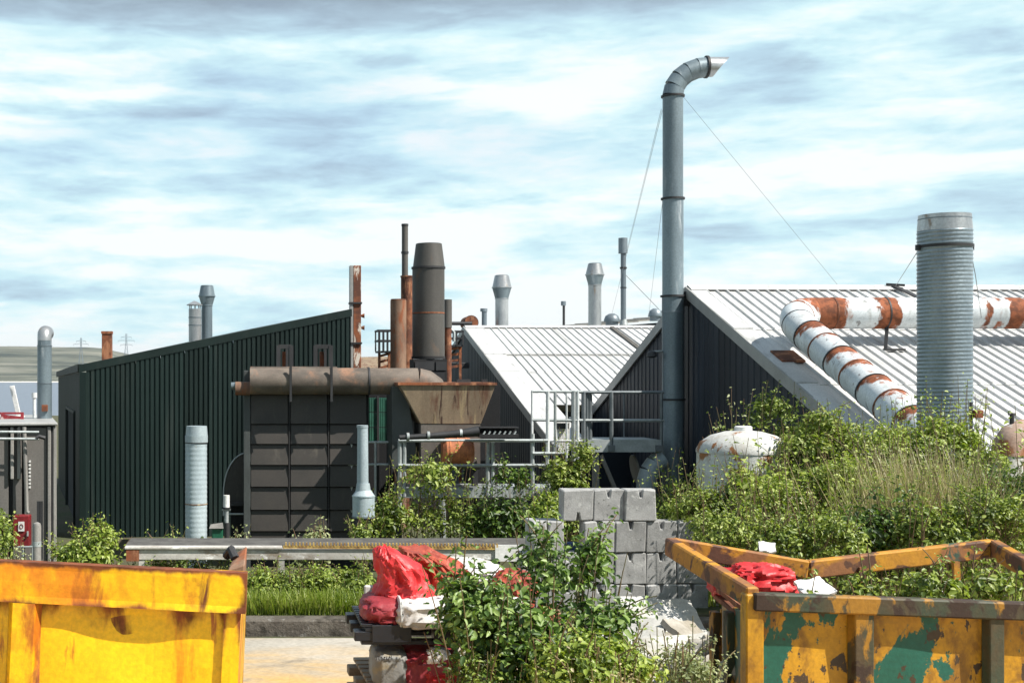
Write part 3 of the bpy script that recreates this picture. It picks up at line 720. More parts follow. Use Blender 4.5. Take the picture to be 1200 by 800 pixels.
# ------------------------------------------------------------------ flues and stacks
def cyl(parent, name, px, D, y0, y1, rpx, mat, n=22, r2px=None):
    mb = MB(); r = rpx * D / F; r2 = (r2px if r2px else rpx) * D / F
    mb.lathe((PX(px, D), D), [(r, PZ(y0, D)), (r2, PZ(y1, D))], n)
    return mb.build(name, mat, parent)
def ring(parent, px, D, y, rpx, mat, hpx=2.0, name='flange'):
    mb = MB(); r = rpx * D / F
    mb.lathe((PX(px, D), D), [(r, PZ(y + hpx / 2, D)), (r, PZ(y - hpx / 2, D))], 22)
    return mb.build(name, mat, parent)

# tall goose-neck stack
DS = 29.0; sxp = 788.5
gs = thing('gooseneck_stack', 'tallest slate grey stack with a goose-neck outlet, in front of the nearer gable', 'chimney', (PX(sxp, DS), DS, -1.05))
secs = [(640, 468, 12.6), (468, 347, 12.4), (347, 233, 12.0), (233, 112, 11.6)]
for y0, y1, r in secs: cyl(gs, 'pipe_section', sxp, DS, y0, y1, r, m_galv, 28)
for y, r in ((468, 14), (365, 13), (347, 14.2), (233, 13.6), (113, 13.4)): ring(gs, sxp, DS, y, r, m_dark if y != 365 else m_galv_dark, 2.2)
ctr = P(830, 112, DS); rad = 41.5 * DS / F; tr = 11.6 * DS / F     # bend of five mitred segments
angs = [math.pi - math.pi / 2 * k / 5 for k in range(6)]
bp_ = [Vector((ctr.x + rad * math.cos(a), DS, ctr.z + rad * .80 * math.sin(a))) for a in angs]
for k in range(5):
    mb = MB(); d = (bp_[k + 1] - bp_[k]); mb.tube([bp_[k] - d * .04, bp_[k + 1] + d * .02], [tr * (1.02), tr * 0.99], 24)
    mb.build('bend_segment', m_galv, gs)
e0 = bp_[5]
mb = MB(); mb.lathe((0, 0), [(tr * 1.13, 0), (tr * 1.13, .05)], 24); mb.v = [(e0.x + z - .07, e0.y + y, e0.z + x) for x, y, z in mb.v]; mb.build('flange', m_dark, gs)
mb = MB(); n = 24; vs = []       # outlet cut on the slant so that its upper lip runs out to a point
for k in range(n):
    a = 2 * math.pi * k / n; vs.append((e0.x - .02, e0.y + tr * math.cos(a), e0.z + tr * math.sin(a)))
for k in range(n):
    a = 2 * math.pi * k / n; t_ = (math.sin(a) + 1) / 2
    vs.append((e0.x + lerp(.10, .47, t_ ** 1.3), e0.y + tr * math.cos(a) * .98, e0.z + tr * math.sin(a) * .98))
for k in range(n):
    a = 2 * math.pi * k / n; t_ = (math.sin(a) + 1) / 2
    vs.append((e0.x + lerp(.09, .45, t_ ** 1.3), e0.y + tr * math.cos(a) * .92, e0.z + tr * math.sin(a) * .92))
for k in range(n):
    a = 2 * math.pi * k / n; vs.append((e0.x - .02, e0.y + tr * math.cos(a) * .9, e0.z + tr * math.sin(a) * .9))
mb.add(vs, [(j * n + k, j * n + (k + 1) % n, (j + 1) * n + (k + 1) % n, (j + 1) * n + k) for j in range(3) for k in range(n)]); mb.build('outlet', m_silver, gs)
for a, b in (((775, 128), (733, 300)), ((776, 130), (716, 372)), ((801, 114), (985, 338)), ((776, 240), (760, 372))):
    D2 = 46 if b[0] < 770 else 29.1
    mb = MB(); mb.tube([P(*a, DS), P(*b, D2)], .0036 if D2 < 40 else .0044, 4); mb.build('guy_wire', m_wire, gs)
mb = MB(); mb.obox(P(803.5, 350, DS), (.09, .06, .16)); mb.build('wall_bracket', m_dark, gs, smooth=False)

# big spiral stack on the right
DR = 18.6; rx = 1107
rs = thing('spiral_stack', 'fat silver ribbed stack standing in front of the ducted white roof', 'chimney', (PX(rx, DR), DR, -1))
mb = MB(); r = 29.2 * DR / F; z0 = PZ(600, DR); z1 = PZ(271, DR); prof = []; z = z0
while z < z1:
    prof += [(r * .985, z), (r * 1.012, z + .022), (r * 1.012, z + .034), (r * .985, z + .056)]; z += .0575
mb.lathe((PX(rx, DR), DR), prof, 36); 
n = 36     # lean each ring so the seams climb like a spiral
mb.v = [(x, y, zz + (.055 * ((i % n) / n) - .027)) for i, (x, y, zz) in enumerate(mb.v)]
mb.build('spiral_pipe', m_spiral, rs, angle=80)
mb = MB(); c = (PX(rx, DR), DR); mb.lathe(c, [(r * 1.0, PZ(271, DR)), (r * 1.0, PZ(268.5, DR)), (r * .965, PZ(257, DR)), (r * .96, PZ(252, DR)), (r * .92, PZ(252, DR)), (r * .92, PZ(262, DR))], 36); mb.build('collar', m_silver, rs)
ring(rs, rx, DR, 289, 30.6, m_dark, 3.2, 'clamp_band'); ring(rs, rx, DR, 257, 28.6, m_galv_dark, 1.2, 'seam')
for s_ in (-1, 1):
    mb = MB(); mb.obox(P(rx + 31 * s_, 290, DR), (.03, .03, .04)); mb.build('lug', m_dark, rs, smooth=False)
mb = MB(); mb.tube([P(1077, 292, DR), P(1049, 336, 29)], .006, 4); mb.build('guy_wire', m_wire, rs)
mb = MB(); mb.tube([P(1137, 292, DR), P(1143, 322, 20.5), P(1150, 372, 24)], .006, 4); mb.build('guy_wire', m_wire, rs)
mb = MB(); q = P(1050, 336, 29.0); mb.bar((q.x - .1, 28.9, f_near(28.9) + .1), (q.x + .1, 27.6, f_near(27.6) + .07), .12, .03); mb.bar((q.x - .25, 28.95, f_near(28.95) + .12), (q.x + .1, 28.8, f_near(28.8) + .14), .05, .05); mb.build('guy_anchor', m_dark, rs, smooth=False)

# duct on the near roof
dk = thing('roof_duct', 'fat white duct with rust bands lying across the nearer roof', 'duct', tuple(P(925, 400, 25.2)))
Dd = 25.2; rd = 18.3 * Dd / F; zc = PZ(367, Dd)
def band_wear(bands, k=1.0):
    return bands
def section(name, pts, wears, n=26, up=None):
    mb = MB()
    mb.tube(pts, rd, n, wear=lambda i, nn: wears[i] + (up * (nn.z - .45) if up else 0.0))
    return mb.build(name, m_duct, dk, attr=True)
xl = PX(952, Dd)
def hsec(pa, pb, spots):
    n = max(8, int((pb - pa) / 3)); pts = []; ws = []
    for i in range(n + 1):
        px = lerp(pa, pb, i / n); pts.append((PX(px, Dd), Dd, zc))
        ws.append(max([.62 * max(0, 1 - abs(px - c) / w) ** .5 * k for c, w, k in spots] + [0.0]) + .30)
    section('duct_section', pts, ws)
spots = [(956, 36, 1.0), (976, 13, .95), (1034, 17, .9), (1150, 7, .45), (1163, 6, .35), (1184, 13, .85), (1203, 10, .8), (1262, 16, .9), (1330, 20, .8)]
for pa, pb in ((950, 975), (975, 1036), (1036, 1126), (1126, 1204), (1204, 1290), (1290, 1400), (1400, 1500)): hsec(pa, pb, spots)
def dring(c, axis, k=1.06, h=.05, mat=None, nm='flange'):
    c = Vector(c); a = Vector(axis).normalized()
    mb = MB(); mb.tube([c - a * h / 2, c + a * h / 2], rd * k, 26); return mb.build(nm, mat or m_dark, dk)
for px in (975, 1036, 1126, 1204): dring((PX(px, Dd), Dd, zc), (1, 0, 0), 1.03, .03, m_rust if px != 1036 else m_dark)
for px in (1036, 1200, 1330):
    mb = MB(); q = Vector((PX(px, Dd), Dd - .1, zc)); mb.bar((q.x, Dd - .12, zc - rd * .9), (q.x - .12, Dd - .3, f_near(Dd - .3) + .03), .06, .05); mb.bar((q.x - .2, Dd - .4, f_near(Dd - .4) + .06), (q.x + .2, Dd - .4, f_near(Dd - .4) + .06), .1, .04); mb.build('saddle', m_dark, dk, smooth=False)
# elbow and the run down the slope towards the camera
E0 = Vector((PX(950, Dd), Dd, zc)); E2 = P(948, 391.5, 24.0)
C_ = P(917, 366, Dd - .05)
run = [P(950, 394, 23.9), P(1000, 438, 22.1), P(1050, 480, 20.7)]
dirn = (run[2] - run[0]).normalized()
ep = [E0]
B_ = P(917, 368, 24.95)
for t_ in [k_ / 24 for k_ in range(1, 25)]:
    ep.append(E0 * (1 - t_) ** 2 + B_ * 2 * t_ * (1 - t_) + run[0] * t_ ** 2)
for k, (a, b) in enumerate(((0, 9), (9, 17), (17, 24))):
    section('elbow_segment', [ep[i] for i in range(a, b + 1)], [lerp(.60, .36, i / 9) for i in range(b - a + 1)] if k == 0 else [.26] * (b - a + 1), up=(.3 if k == 0 else .15))
dring(ep[9], ep[10] - ep[8], 1.02, .03, m_rust); dring(ep[17], ep[18] - ep[16], 1.02, .03, m_dark)
run_len = (run[2] - run[0]).length + 1.2; k = 7
for i in range(k):
    a = run[0] + dirn * (run_len * i / k); b = run[0] + dirn * (run_len * (i + 1) / k)
    m_ = 9; pts = [a.lerp(b, j / (m_ - 1)) for j in range(m_)]
    kk = (1.0, .55, 1.15, .8, 1.0, .7, 1.0)[i]; ws = [.22 + .48 * kk * max(0, (1 - j / (m_ - 1) * (2.4 if i % 2 else 1.5))) for j in range(m_)]
    section('duct_section', pts, ws, up=.34)
    dring(a, dirn, 1.035, .035, m_dark if i % 2 == 0 else m_rust)
lastp = run[0] + dirn * run_len
# end outlet pipe at the far right edge
t = thing('vent_elbow', 'rusty white bent vent pipe rising from the weeds at the right edge', 'pipe', tuple(P(1180, 560, 17.5)))
D_ = 17.5; c0 = P(1180, 560, D_)
pts = [c0, P(1182, 534, D_), P(1183, 522, D_), P(1188, 514, D_), P(1199, 509, D_), P(1216, 508, D_)]
mb = MB(); mb.tube(pts[:2], 17 * D_ / F, 20); mb.build('riser', m_tank, t)
mb = MB(); mb.tube(pts[1:], [18 * D_ / F] * 5, 20); mb.build('bend', m_elbow, t)
mb = MB(); mb.tube([P(1186, 497, D_), P(1186, 484, D_)], .03, 8); mb.tube([P(1182, 485, D_), P(1190, 485, D_)], .02, 6); mb.build('valve', m_dark, t)
t = thing('steel_post', 'short dark steel post beside the spiral stack foot', 'post', tuple(P(1138, 500, 17.8)))
mb = MB(); mb.bar(P(1138, 520, 17.8), P(1138, 471, 17.8), .03, .03); mb.build('post', m_dark, t, smooth=False)
mb = MB(); mb.obox(P(1145, 485, 17.8), (.06, .06, .055)); mb.build('bracket_box', m_rust, t, smooth=False, bevel=.01)

# rusty square flue beside the green shed
D = 35.2
t = thing('rusty_flue', 'square rusty flue with flaking white paint at the tall end of the green shed', 'chimney', (PX(416, D), D, -1.05))
mb = MB(); mb.box(PX(414.2, D), PX(423.2, D), D, D + .3, PZ(440, D), PZ(311, D)); mb.build('shaft', m_rustwhite, t, smooth=False, bevel=.01)
mb = MB(); mb.box(PX(410, D), PX(413.8, D), D - .02, D + .3, PZ(440, D), PZ(311, D)); mb.build('side_cover', m_verge, t, smooth=False, bevel=.008)
for y in (355, 402): 
    mb = MB(); mb.box(PX(409.3, D), PX(424.2, D), D - .05, D + .34, PZ(y + 1, D), PZ(y - 1, D)); mb.build('clamp', m_dark, t, smooth=False)
for y in (370, 384):
    mb = MB(); mb.tube([P(423, y, D + .1), P(427, y, D + .1)], [.03, .07], 10); mb.build('bolt_knob', m_rust, t)

# group of stacks behind the filter house
D = 35.4
t = thing('rusty_cylinder', 'short tan rusty cylinder flue left of the big sooty stack', 'chimney', (PX(466.5, D), D, -1.05))
cyl(t, 'shaft', 466.8, D, 640, 352, 9.4, m_rustpipe); cyl(t, 'cap', 466.8, D, 354, 350.5, 9.0, m_rust)
D = 38.2
t = thing('thin_stack', 'tall thin dark pipe rising out of a wider rusty pipe', 'chimney', (PX(476, D), D, -1.05))
cyl(t, 'lower_pipe', 477, D, 640, 324, 7.2, m_rust); cyl(t, 'upper_pipe', 474.5, D, 326, 263, 3.7, m_stack); ring(t, 474.5, D, 296, 4.4, m_dark, 2.5)
cyl(t, 'rim', 474.5, D, 265, 262.5, 4.1, m_dark); ring(t, 477, D, 324, 7.9, m_rust, 1.6)
D = 36.0
t = thing('sooty_stack', 'fat dark stack with a tapering cone top on a sooty base', 'chimney', (PX(502, D), D, -1.05))
cyl(t, 'shaft', 502, D, 418, 368, 18.8, m_stack, 32); cyl(t, 'shaft_ring', 502, D, 367, 315, 18.8, m_stack, 32)
cyl(t, 'cone', 502.5, D, 313, 286, 18.6, m_stack, 32, 15.2); ring(t, 502, D, 314, 20.0, m_dark, 2.2); ring(t, 502, D, 367, 19.2, m_rust, 1.4, 'weld_band'); ring(t, 502, D, 419, 19.8, m_soot, 3, 'base_flange')
cyl(t, 'throat', 502.5, D, 286.5, 285.6, 14.6, m_void, 32)
mb = MB(); mb.box(PX(482.5, D), PX(521, D), D - .45, D + .5, -1.05, PZ(421, D)); mb.build('base', m_soot, t, smooth=False)
for (x0, x1, y0, y1) in ((484, 506, 434, 424), (508, 520, 434, 424), (484, 496, 446, 436), (498, 518, 446, 436)):
    mb = MB(); mb.box(PX(x0, D), PX(x1, D), D - .50, D - .45, PZ(y0, D), PZ(y1, D)); mb.build('base_plate', m_dark, t, smooth=False)
D = 40.0
t = thing('short_stack', 'short dark stack peeping out right of the big sooty stack', 'chimney', (PX(524, D), D, -1.05))
cyl(t, 'shaft', 524.5, D, 640, 382, 4.6, m_rust); cyl(t, 'hood', 524, D, 384, 351, 5.6, m_stack)
# railed platforms behind the stacks
def railed(name, label, px0, px1, ytop, ydeck, D, m_, depth=1.0, npost=3, low=None):
    t = thing(name, label, 'platform', tuple(P((px0 + px1) / 2, ydeck, D)), group='railed platforms behind the stacks')
    mb = MB(); mb.box(PX(px0, D), PX(px1, D), D, D + depth, PZ(ydeck + 2, D), PZ(ydeck, D)); mb.build('deck', m_, t, smooth=False)
    for k in range(npost):
        px = lerp(px0 + .4, px1 - .4, k / (npost - 1))
        for dd in (0, depth):
            mb = MB(); mb.bar((PX(px, D), D + dd, PZ(ydeck, D)), (PX(px, D), D + dd, PZ(ytop, D)), .045, .045); mb.build('post', m_, t, smooth=False)
    for f in (0, .5):
        mb = MB()
        for dd in (0, depth): mb.bar((PX(px0, D), D + dd, lerp(PZ(ytop, D), PZ(ydeck, D), f)), (PX(px1, D), D + dd, lerp(PZ(ytop, D), PZ(ydeck, D), f)), .05, .05)
        for xx in (px0, px1): mb.bar((PX(xx, D), D, lerp(PZ(ytop, D), PZ(ydeck, D), f)), (PX(xx, D), D + depth, lerp(PZ(ytop, D), PZ(ydeck, D), f)), .05, .05)
        mb.build('rail', m_, t, smooth=False)
    if low:
        mb = MB()
        for px in (px0 + 2, px1 - 2): mb.bar((PX(px, D), D + .3, PZ(ydeck + 2, D)), (PX(px, D), D + .3, -1.05), .08, .08)
        for k in range(4): mb.bar(P(px0 + 2, ydeck + 6 + k * 7, D + .3), P(px1 - 2, ydeck + 3 + k * 7, D + .3), .05, .08)
        mb.build('leg_frame', m_rust, t, smooth=False)
    return t
railed('railed_platform', 'small rusty railed platform left of the tan rusty cylinder', 443.5, 459, 387, 411, 41, m_dark, 1.1, 4, True)
t = railed('railed_platform', 'railed platform on the right of the big sooty stack', 520, 543, 388, 404, 42, m_dark, 1.4, 4, True)
mb = MB(); mb.tube([P(520, 379, 42), P(553, 379, 42)], .06, 8); mb.build('pipe', m_dark, t)
mb = MB(); mb.tube([P(519, 386, 42), P(529, 386, 42), P(532, 389, 42), P(532, 400, 42)], .05, 8); mb.build('bent_pipe', m_railgrey, t)
t = thing('rusty_drum', 'small rusty drum end showing above the gable tip of the farther shed', 'drum', tuple(P(553, 382, 50)))
mb = MB(); c = P(553, 378.5, 50); mb.tube([(c.x - .1, c.y - .5, c.z), (c.x - .1, c.y + .6, c.z)], 8 * 50 / F, 20); mb.build('shell', m_rust, t)
mb = MB(); mb.tube([(c.x - .1, c.y - .44, c.z), (c.x - .1, c.y - .40, c.z)], 8.6 * 50 / F, 20); mb.build('rim', m_dark, t)
mb = MB(); mb.bar(P(546, 383, 49.4), P(546, 396, 49.4), .08, .08); mb.bar(P(556, 383, 49.4), P(556, 396, 49.4), .08, .08); mb.build('support', m_dark, t, smooth=False)

# roof vents on the far roof
def cowl_vent(label, px, D, ybase, yneck, ymid, ytop, rn, rm, rt, m1, m2, group=None):
    t = thing('cowl_vent', label, 'vent', (PX(px, D), D, PZ(ybase, D)), group=group)
    cyl(t, 'pipe', px, D, ybase, yneck, rn, m1, 22)
    cyl(t, 'lower_cone', px, D, yneck, ymid, rn, m_galv, 22, rm); cyl(t, 'upper_cone', px, D, ymid, ytop, rm, m2, 22, rt)
    ring(t, px, D, ymid, rm + .5, m2, 1.2, 'rim'); ring(t, px, D, yneck, rn + .5, m1, 1.0, 'collar')
    mb = MB(); r = rt * D / F; mb.lathe((PX(px, D), D), [(r * .9, PZ(ytop - .3, D)), (r * .9, PZ(ytop - .5, D))], 20); mb.build('opening', m_galv_dark, t)
    return t
G = 'double cone roof vents'
cowl_vent('silver double cone vent above the middle of the farther white roof', 588, 50, 392, 350, 337, 323, 7.6, 11.2, 8.2, m_silver, m_silver, G)
cowl_vent('brownish steel double cone vent at the right end of the farther roof', 697, 58, 386, 334, 322, 309, 7.4, 10.6, 7.6, m_silver, m_silver, G)
cowl_vent('grey double cone vent on the green shed roof', 242.5, 38, 402, 358, 347, 335, 6.4, 9.6, 7.4, m_galv, m_galv, G)
t = thing('hatted_vent', 'white vent with a conical hat beside the double cone vent on the green shed', 'vent', tuple(P(228, 400, 37.6)))
D = 37.6; cyl(t, 'pipe', 228.5, D, 402, 362, 7.4, m_silver); 
for y in (372, 381): ring(t, 228.5, D, y, 7.8, m_galv_dark, 1)
for k in range(8):
    mb = MB(); a = k * math.pi / 4; mb.bar((PX(228.5, D) + .16 * math.cos(a), D + .16 * math.sin(a), PZ(362, D)), (PX(228.5, D) + .16 * math.cos(a), D + .16 * math.sin(a), PZ(357.5, D)), .025, .025); mb.build('strut', m_silver, t, smooth=False)
mb = MB(); mb.lathe((PX(228, D), D), [(.235, PZ(357.8, D)), (.235, PZ(357, D)), (.02, PZ(352.5, D))], 22); mb.build('hat', m_silver, t)
t = thing('rust_flue', 'short square rust red flue on the low end of the green shed', 'chimney', tuple(P(124.5, 422, 36.5)))
D = 36.5; mb = MB(); mb.box(PX(119.2, D), PX(130.6, D), D, D + .28, PZ(430, D), PZ(389, D)); mb.build('shaft', m_rust, t, smooth=False, bevel=.01)
mb = MB(); mb.box(PX(118.6, D), PX(131.2, D), D - .02, D + .3, PZ(391, D), PZ(388, D)); mb.build('rim', m_rust, t, smooth=False)
t = thing('capped_pipe', 'short grey pipe with a small cap left of the silver double cone vent', 'vent', tuple(P(567, 390, 49.5)))
D = 49.5; cyl(t, 'pipe', 567.5, D, 392, 364, 3.0, m_galv_dark, 14); cyl(t, 'cap', 567, D, 365, 361.5, 4.2, m_galv_dark, 14)
t = thing('capped_pipe', 'thin dark pipe standing alone above the middle of the farther ridge', 'vent', tuple(P(660, 390, 52)))
D = 52; cyl(t, 'pipe', 660.7, D, 392, 356, 1.5, m_dark, 10); cyl(t, 'cap', 660.3, D, 358, 353, 3.0, m_galv_dark, 10)
t = thing('slim_stack', 'slim blue grey stack with a wider top between the cone vent and the tallest stack', 'chimney', tuple(P(730, 380, 60)))
D = 60; cyl(t, 'pipe', 730.5, D, 385, 296, 3.1, m_galv_dark, 16); cyl(t, 'wide_top', 730, D, 297, 279, 5.2, m_galv_dark, 16); ring(t, 730.5, D, 314, 4, m_dark, 2); ring(t, 730.5, D, 337, 3.7, m_dark, 1); cyl(t, 'base_cone', 731, D, 381, 374, 5.2, m_railgrey, 16, 3.1)
mb = MB(); mb.tube([P(733, 322, 60), P(772, 362, 62)], .014, 4); mb.build('guy_wire', m_wire, t)
for px, y0, r, lab in ((717, 378, 9, 'squat grey roof cowl beside the slim stack base'), (768, 372, 8, 'squat grey roof cowl just left of the tallest stack')):
    t = thing('roof_cowl', lab, 'vent', tuple(P(px, y0, 61))); D = 61; c = (PX(px, D), D); q = r * D / F
    mb = MB(); mb.lathe(c, [(q * .8, PZ(y0 + 4, D)), (q * .8, PZ(y0 - 1, D)), (q, PZ(y0 - 1.5, D)), (q, PZ(y0 - 4, D)), (q * .8, PZ(y0 - 8, D)), (q * .35, PZ(y0 - 10.5, D))], 18); mb.build('dome', m_galv_dark, t)
    mb = MB(); mb.lathe(c, [(q * 1.06, PZ(y0 - 1, D)), (q * 1.06, PZ(y0 - 2.2, D))], 18); mb.build('rim', m_galv, t)

# silver pipes on the annex
D = 31.5
t = thing('elbow_stack', 'tall silver pipe with a rounded elbow top against the lake and moor', 'chimney', tuple(P(52, 492, D)))
for y0, y1, r in ((494, 449, 8.6), (449, 405, 8.4), (405, 398, 8.2)): cyl(t, 'pipe_section', 52.2, D, y0, y1, r, m_galv, 24)
for y in (449, 405): ring(t, 52.2, D, y, 9, m_galv_dark, 1)
x_ = PX(52.2, D); r_ = 8.3 * D / F
pts = [Vector((x_, D, PZ(399, D))), Vector((x_, D + .0, PZ(394, D))), Vector((x_, D + .04, PZ(391.5, D))), Vector((x_, D + .13, PZ(390, D))), Vector((x_, D + .3, PZ(390, D)))]
mb = MB(); mb.tube(pts, [r_, r_, r_ * 1.03, r_ * 1.05, r_ * 1.05], 24); mb.build('elbow', m_silver, t)
mb = MB(); mb.obox(P(52.5, 478, D - .2), (.07, .03, .08)); mb.build('hatch', m_rustwhite, t, smooth=False)
t = thing('capped_pipe', 'thin white capped pipe left of the elbow stack on the annex', 'vent', tuple(P(40, 492, 32)))
cyl(t, 'pipe', 40.3, 32, 493, 464, 2.1, m_railwhite, 12); cyl(t, 'cap', 40.3, 32, 466, 460, 3.3, m_railwhite, 12)

# silver duct in front of the green shed
D = 27.0
t = thing('pale_duct', 'pale silver ribbed vertical duct in front of the green shed', 'chimney', (PX(230, D), D, -1.05))
mb = MB(); r = 12.7 * D / F; z = -1.1; z1 = PZ(519, D); prof = []
while z < z1: prof += [(r * .99, z), (r * 1.012, z + .04), (r * 1.012, z + .055), (r * .99, z + .095)]; z += .1
mb.lathe((PX(229.8, D), D), prof, 28); mb.build('spiral_pipe', m_paleblue, t, angle=80)
cyl(t, 'collar', 230.2, D, 518, 510, 13.4, m_paleblue, 28); cyl(t, 'top', 230.5, D, 510, 499, 12.9, m_paleblue, 28, 12.0); ring(t, 230.2, D, 518.5, 13.5, m_dark, 1.2, 'clamp_band'); ring(t, 229.8, D, 590, 13.2, m_hopper, 1.2, 'clamp_band')
D = 24.2
t = thing('pale_blue_flue', 'slim pale blue flue on a wider base in front of the filter house', 'chimney', (PX(425, D), D, -1.05))
cyl(t, 'pipe', 425, D, 580, 500, 6.9, m_paleblue, 22, 6.2); cyl(t, 'top_rim', 424.7, D, 501, 498, 6.7, m_paleblue, 22)
cyl(t, 'collar', 425.5, D, 574, 566, 8.8, m_paleblue, 22, 7.6); cyl(t, 'shoulder', 426, D, 580, 574, 12.8, m_paleblue, 22, 8.8); cyl(t, 'base', 426, D, 606, 580, 13.0, m_paleblue, 22); ring(t, 426, D, 581, 13.6, m_paleblue, 1.6, 'lip'); ring(t, 426, D, 605, 13.8, m_galv_dark, 2, 'foot_flange'); cyl(t, 'pedestal', 426, D, 660, 606, 9, m_dark, 16)
mb = MB(); mb.bar(P(425, 520, D + .13), P(425, 520, D + 3.6), .05, .05); mb.build('wall_stay', m_railgrey, t, smooth=False)

# ------------------------------------------------------------------ filter house with its hood pipe
D = 28.0
fh = thing('filter_house', 'dark panelled filter house with a dusty hood pipe along its top', 'machine', (PX(358, D), D, -1.05))
mb = MB(); mb.box(PX(288, D), PX(433, D), D + .12, D + 3.0, -1.1, PZ(436, D)); mb.build('body', m_soot, fh, smooth=False)
mb = MB(); mb.box(PX(285.5, D), PX(293.5, D), D - .02, D + .3, -1.1, PZ(434, D)); mb.build('corner_post', m_post, fh, smooth=False, bevel=.01)
rows_ = [(462, 496.5), (497.5, 520), (521, 544.5), (545.5, 570), (571, 597), (598, 622), (623, 648)]
cols_ = [(294, 337.5), (340.5, 383.5), (386.5, 429.5)]
for a, b in cols_:
    for i, (c, d) in enumerate(rows_):
        mb = MB(); x0, x1, z0, z1 = PX(a, D), PX(b, D), PZ(d, D), PZ(c, D)
        mb.hexa([(x0, D - .035, z0), (x1, D - .035, z0), (x1, D + .12, z0), (x0, D + .12, z0), (x0, D + .03, z1), (x1, D + .03, z1), (x1, D + .12, z1), (x0, D + .12, z1)])
        mb.build('panel', m_panel, fh, smooth=False, bevel=.006)
for px in (339, 385): 
    mb = MB(); mb.box(PX(px - .8, D), PX(px + .8, D), D - .02, D + .1, -1.1, PZ(460, D)); mb.build('mullion', m_soot, fh, smooth=False)
zc_ = PZ(446.5, D); rr = 15.6 * D / F; yy = D - .18
for a, b in ((293, 339.5), (340, 386.5), (387, 431), (431.5, 488)):
    mb = MB(); mb.tube([(PX(a, D), yy, zc_), (PX(b, D), yy, zc_)], rr if a < 400 else rr * .98, 26); mb.build('hood_section', m_hood, fh)
mb = MB(); mb.tube([(PX(488, D), yy, zc_), (PX(498, D), yy, zc_ - .04), (PX(506, D), yy, zc_ - .14), (PX(513, D), yy, zc_ - .34), (PX(516, D), yy, zc_ - .6)], [rr * .98, rr * .97, rr * .93, rr * .84, rr * .7], 26); mb.build('hood_bend', m_hood, fh)
for px in (340, 387, 431): 
    mb = MB(); mb.tube([(PX(px, D) - .02, yy, zc_), (PX(px, D) + .02, yy, zc_)], rr * 1.05, 26); mb.build('hood_strap', m_dark, fh)
mb = MB(); mb.tube([(PX(276, D), yy, PZ(455, D)), (PX(293, D), yy, PZ(455, D))], 8 * D / F, 18); mb.build('pipe_end', m_rustpipe, fh)
mb = MB(); mb.tube([(PX(271, D), yy, PZ(452, D)), (PX(279, D), yy, PZ(452, D))], 4.4 * D / F, 14); mb.build('pipe_stub', m_galv, fh)
mb = MB(); mb.box(PX(293, D), PX(395, D), D - .05, D + .5, PZ(438, D), PZ(429.5, D)); mb.build('top_beam', m_hood, fh, smooth=False, bevel=.01)
for px in (334, 379):
    w = 7.5 if px < 350 else 9
    mb = MB(); z0, z1 = PZ(437, D), PZ(404.5, D)
    for s_ in (-1, 1): mb.box(PX(px + s_ * w, D) - .045, PX(px + s_ * w, D) + .045, D + .05, D + .14, z0, z1)
    mb.box(PX(px - w, D), PX(px + w, D), D + .06, D + .13, z1 - .07, z1 + .02); mb.box(PX(px + 1, D), PX(px + 4, D), D + .06, D + .12, z0, z1 - .08)
    mb.build('lifting_frame', m_dark, fh, smooth=False)
    mb = MB(); mb.box(PX(px - w * .4, D), PX(px + w * .2, D), D + .2, D + .4, z0, PZ(412, D)); mb.build('valve_box', m_rust, fh, smooth=False)
for px in (340, 387):
    mb = MB(); mb.bar((PX(px, D), yy - rr * 1.06, PZ(470, D)), (PX(px, D), yy - rr * 1.06, PZ(428, D)), .05, .04); mb.build('strap_rod', m_dark, fh, smooth=False)
# blower scroll at the left of the filter house
D = 28.6
t = thing('blower', 'rounded dark blower casing against the left side of the filter house', 'machine', (PX(276, D), D, -1.05))
c = P(289, 578, D); ro = 27 * D / F; prof = [(c.x + ro * math.cos(a), c.z + ro * 1.75 * math.sin(a)) for a in [math.pi / 2 + k * math.pi / 2 / 12 for k in range(13)]] + [(c.x - ro, PZ(590, D)), (c.x, PZ(590, D))]
mb = MB(); mb.prism(prof, D, D + .5); mb.build('casing', m_panel, t, smooth=False)
mb = MB(); mb.tube([(x, D - .01, z) for x, z in prof[:-1]], .018, 6); mb.build('casing_rim', m_railgrey, t)
mb = MB(); mb.box(PX(262, D), PX(288, D), D - .1, D + .5, PZ(592, D), PZ(588.5, D)); mb.build('base_plate', m_dark, t, smooth=False)
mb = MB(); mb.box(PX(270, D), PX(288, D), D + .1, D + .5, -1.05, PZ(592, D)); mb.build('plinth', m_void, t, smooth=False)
mb = MB(); mb.tube([P(261, 602, D - .2), P(287, 602, D - .2)], .02, 6); mb.tube([P(262, 588, D - .2), P(262, 604, D - .2)], .02, 6); mb.build('guard_rail', m_railgrey, t)
t = thing('valve_standpipe', 'small white standpipe with valve wheels beside the blower', 'pipe', tuple(P(265, 640, 27.6)))
D = 27.6; cyl(t, 'pipe', 265.5, D, 612, 596, 2.4, m_railgrey, 12); cyl(t, 'head', 265.5, D, 594, 580, 3.6, m_white, 14); ring(t, 265.5, D, 595, 4.6, m_dark, 2); cyl(t, 'lower_pipe', 266, D, 645, 612, 3.2, m_dark, 12)
mb = MB(); mb.tube([P(260, 597, D), P(270, 597, D)], .02, 6); mb.build('valve_wheel', m_railgrey, t)
t = thing('bin', 'small green bin with a grey lid left of the blower', 'bin', tuple(P(255, 640, 26.4)))
D = 26.4; mb = MB(); mb.box(PX(248, D), PX(261, D), D, D + .3, PZ(648, D), PZ(619, D)); mb.build('body', m_bin, t, smooth=False, bevel=.02)
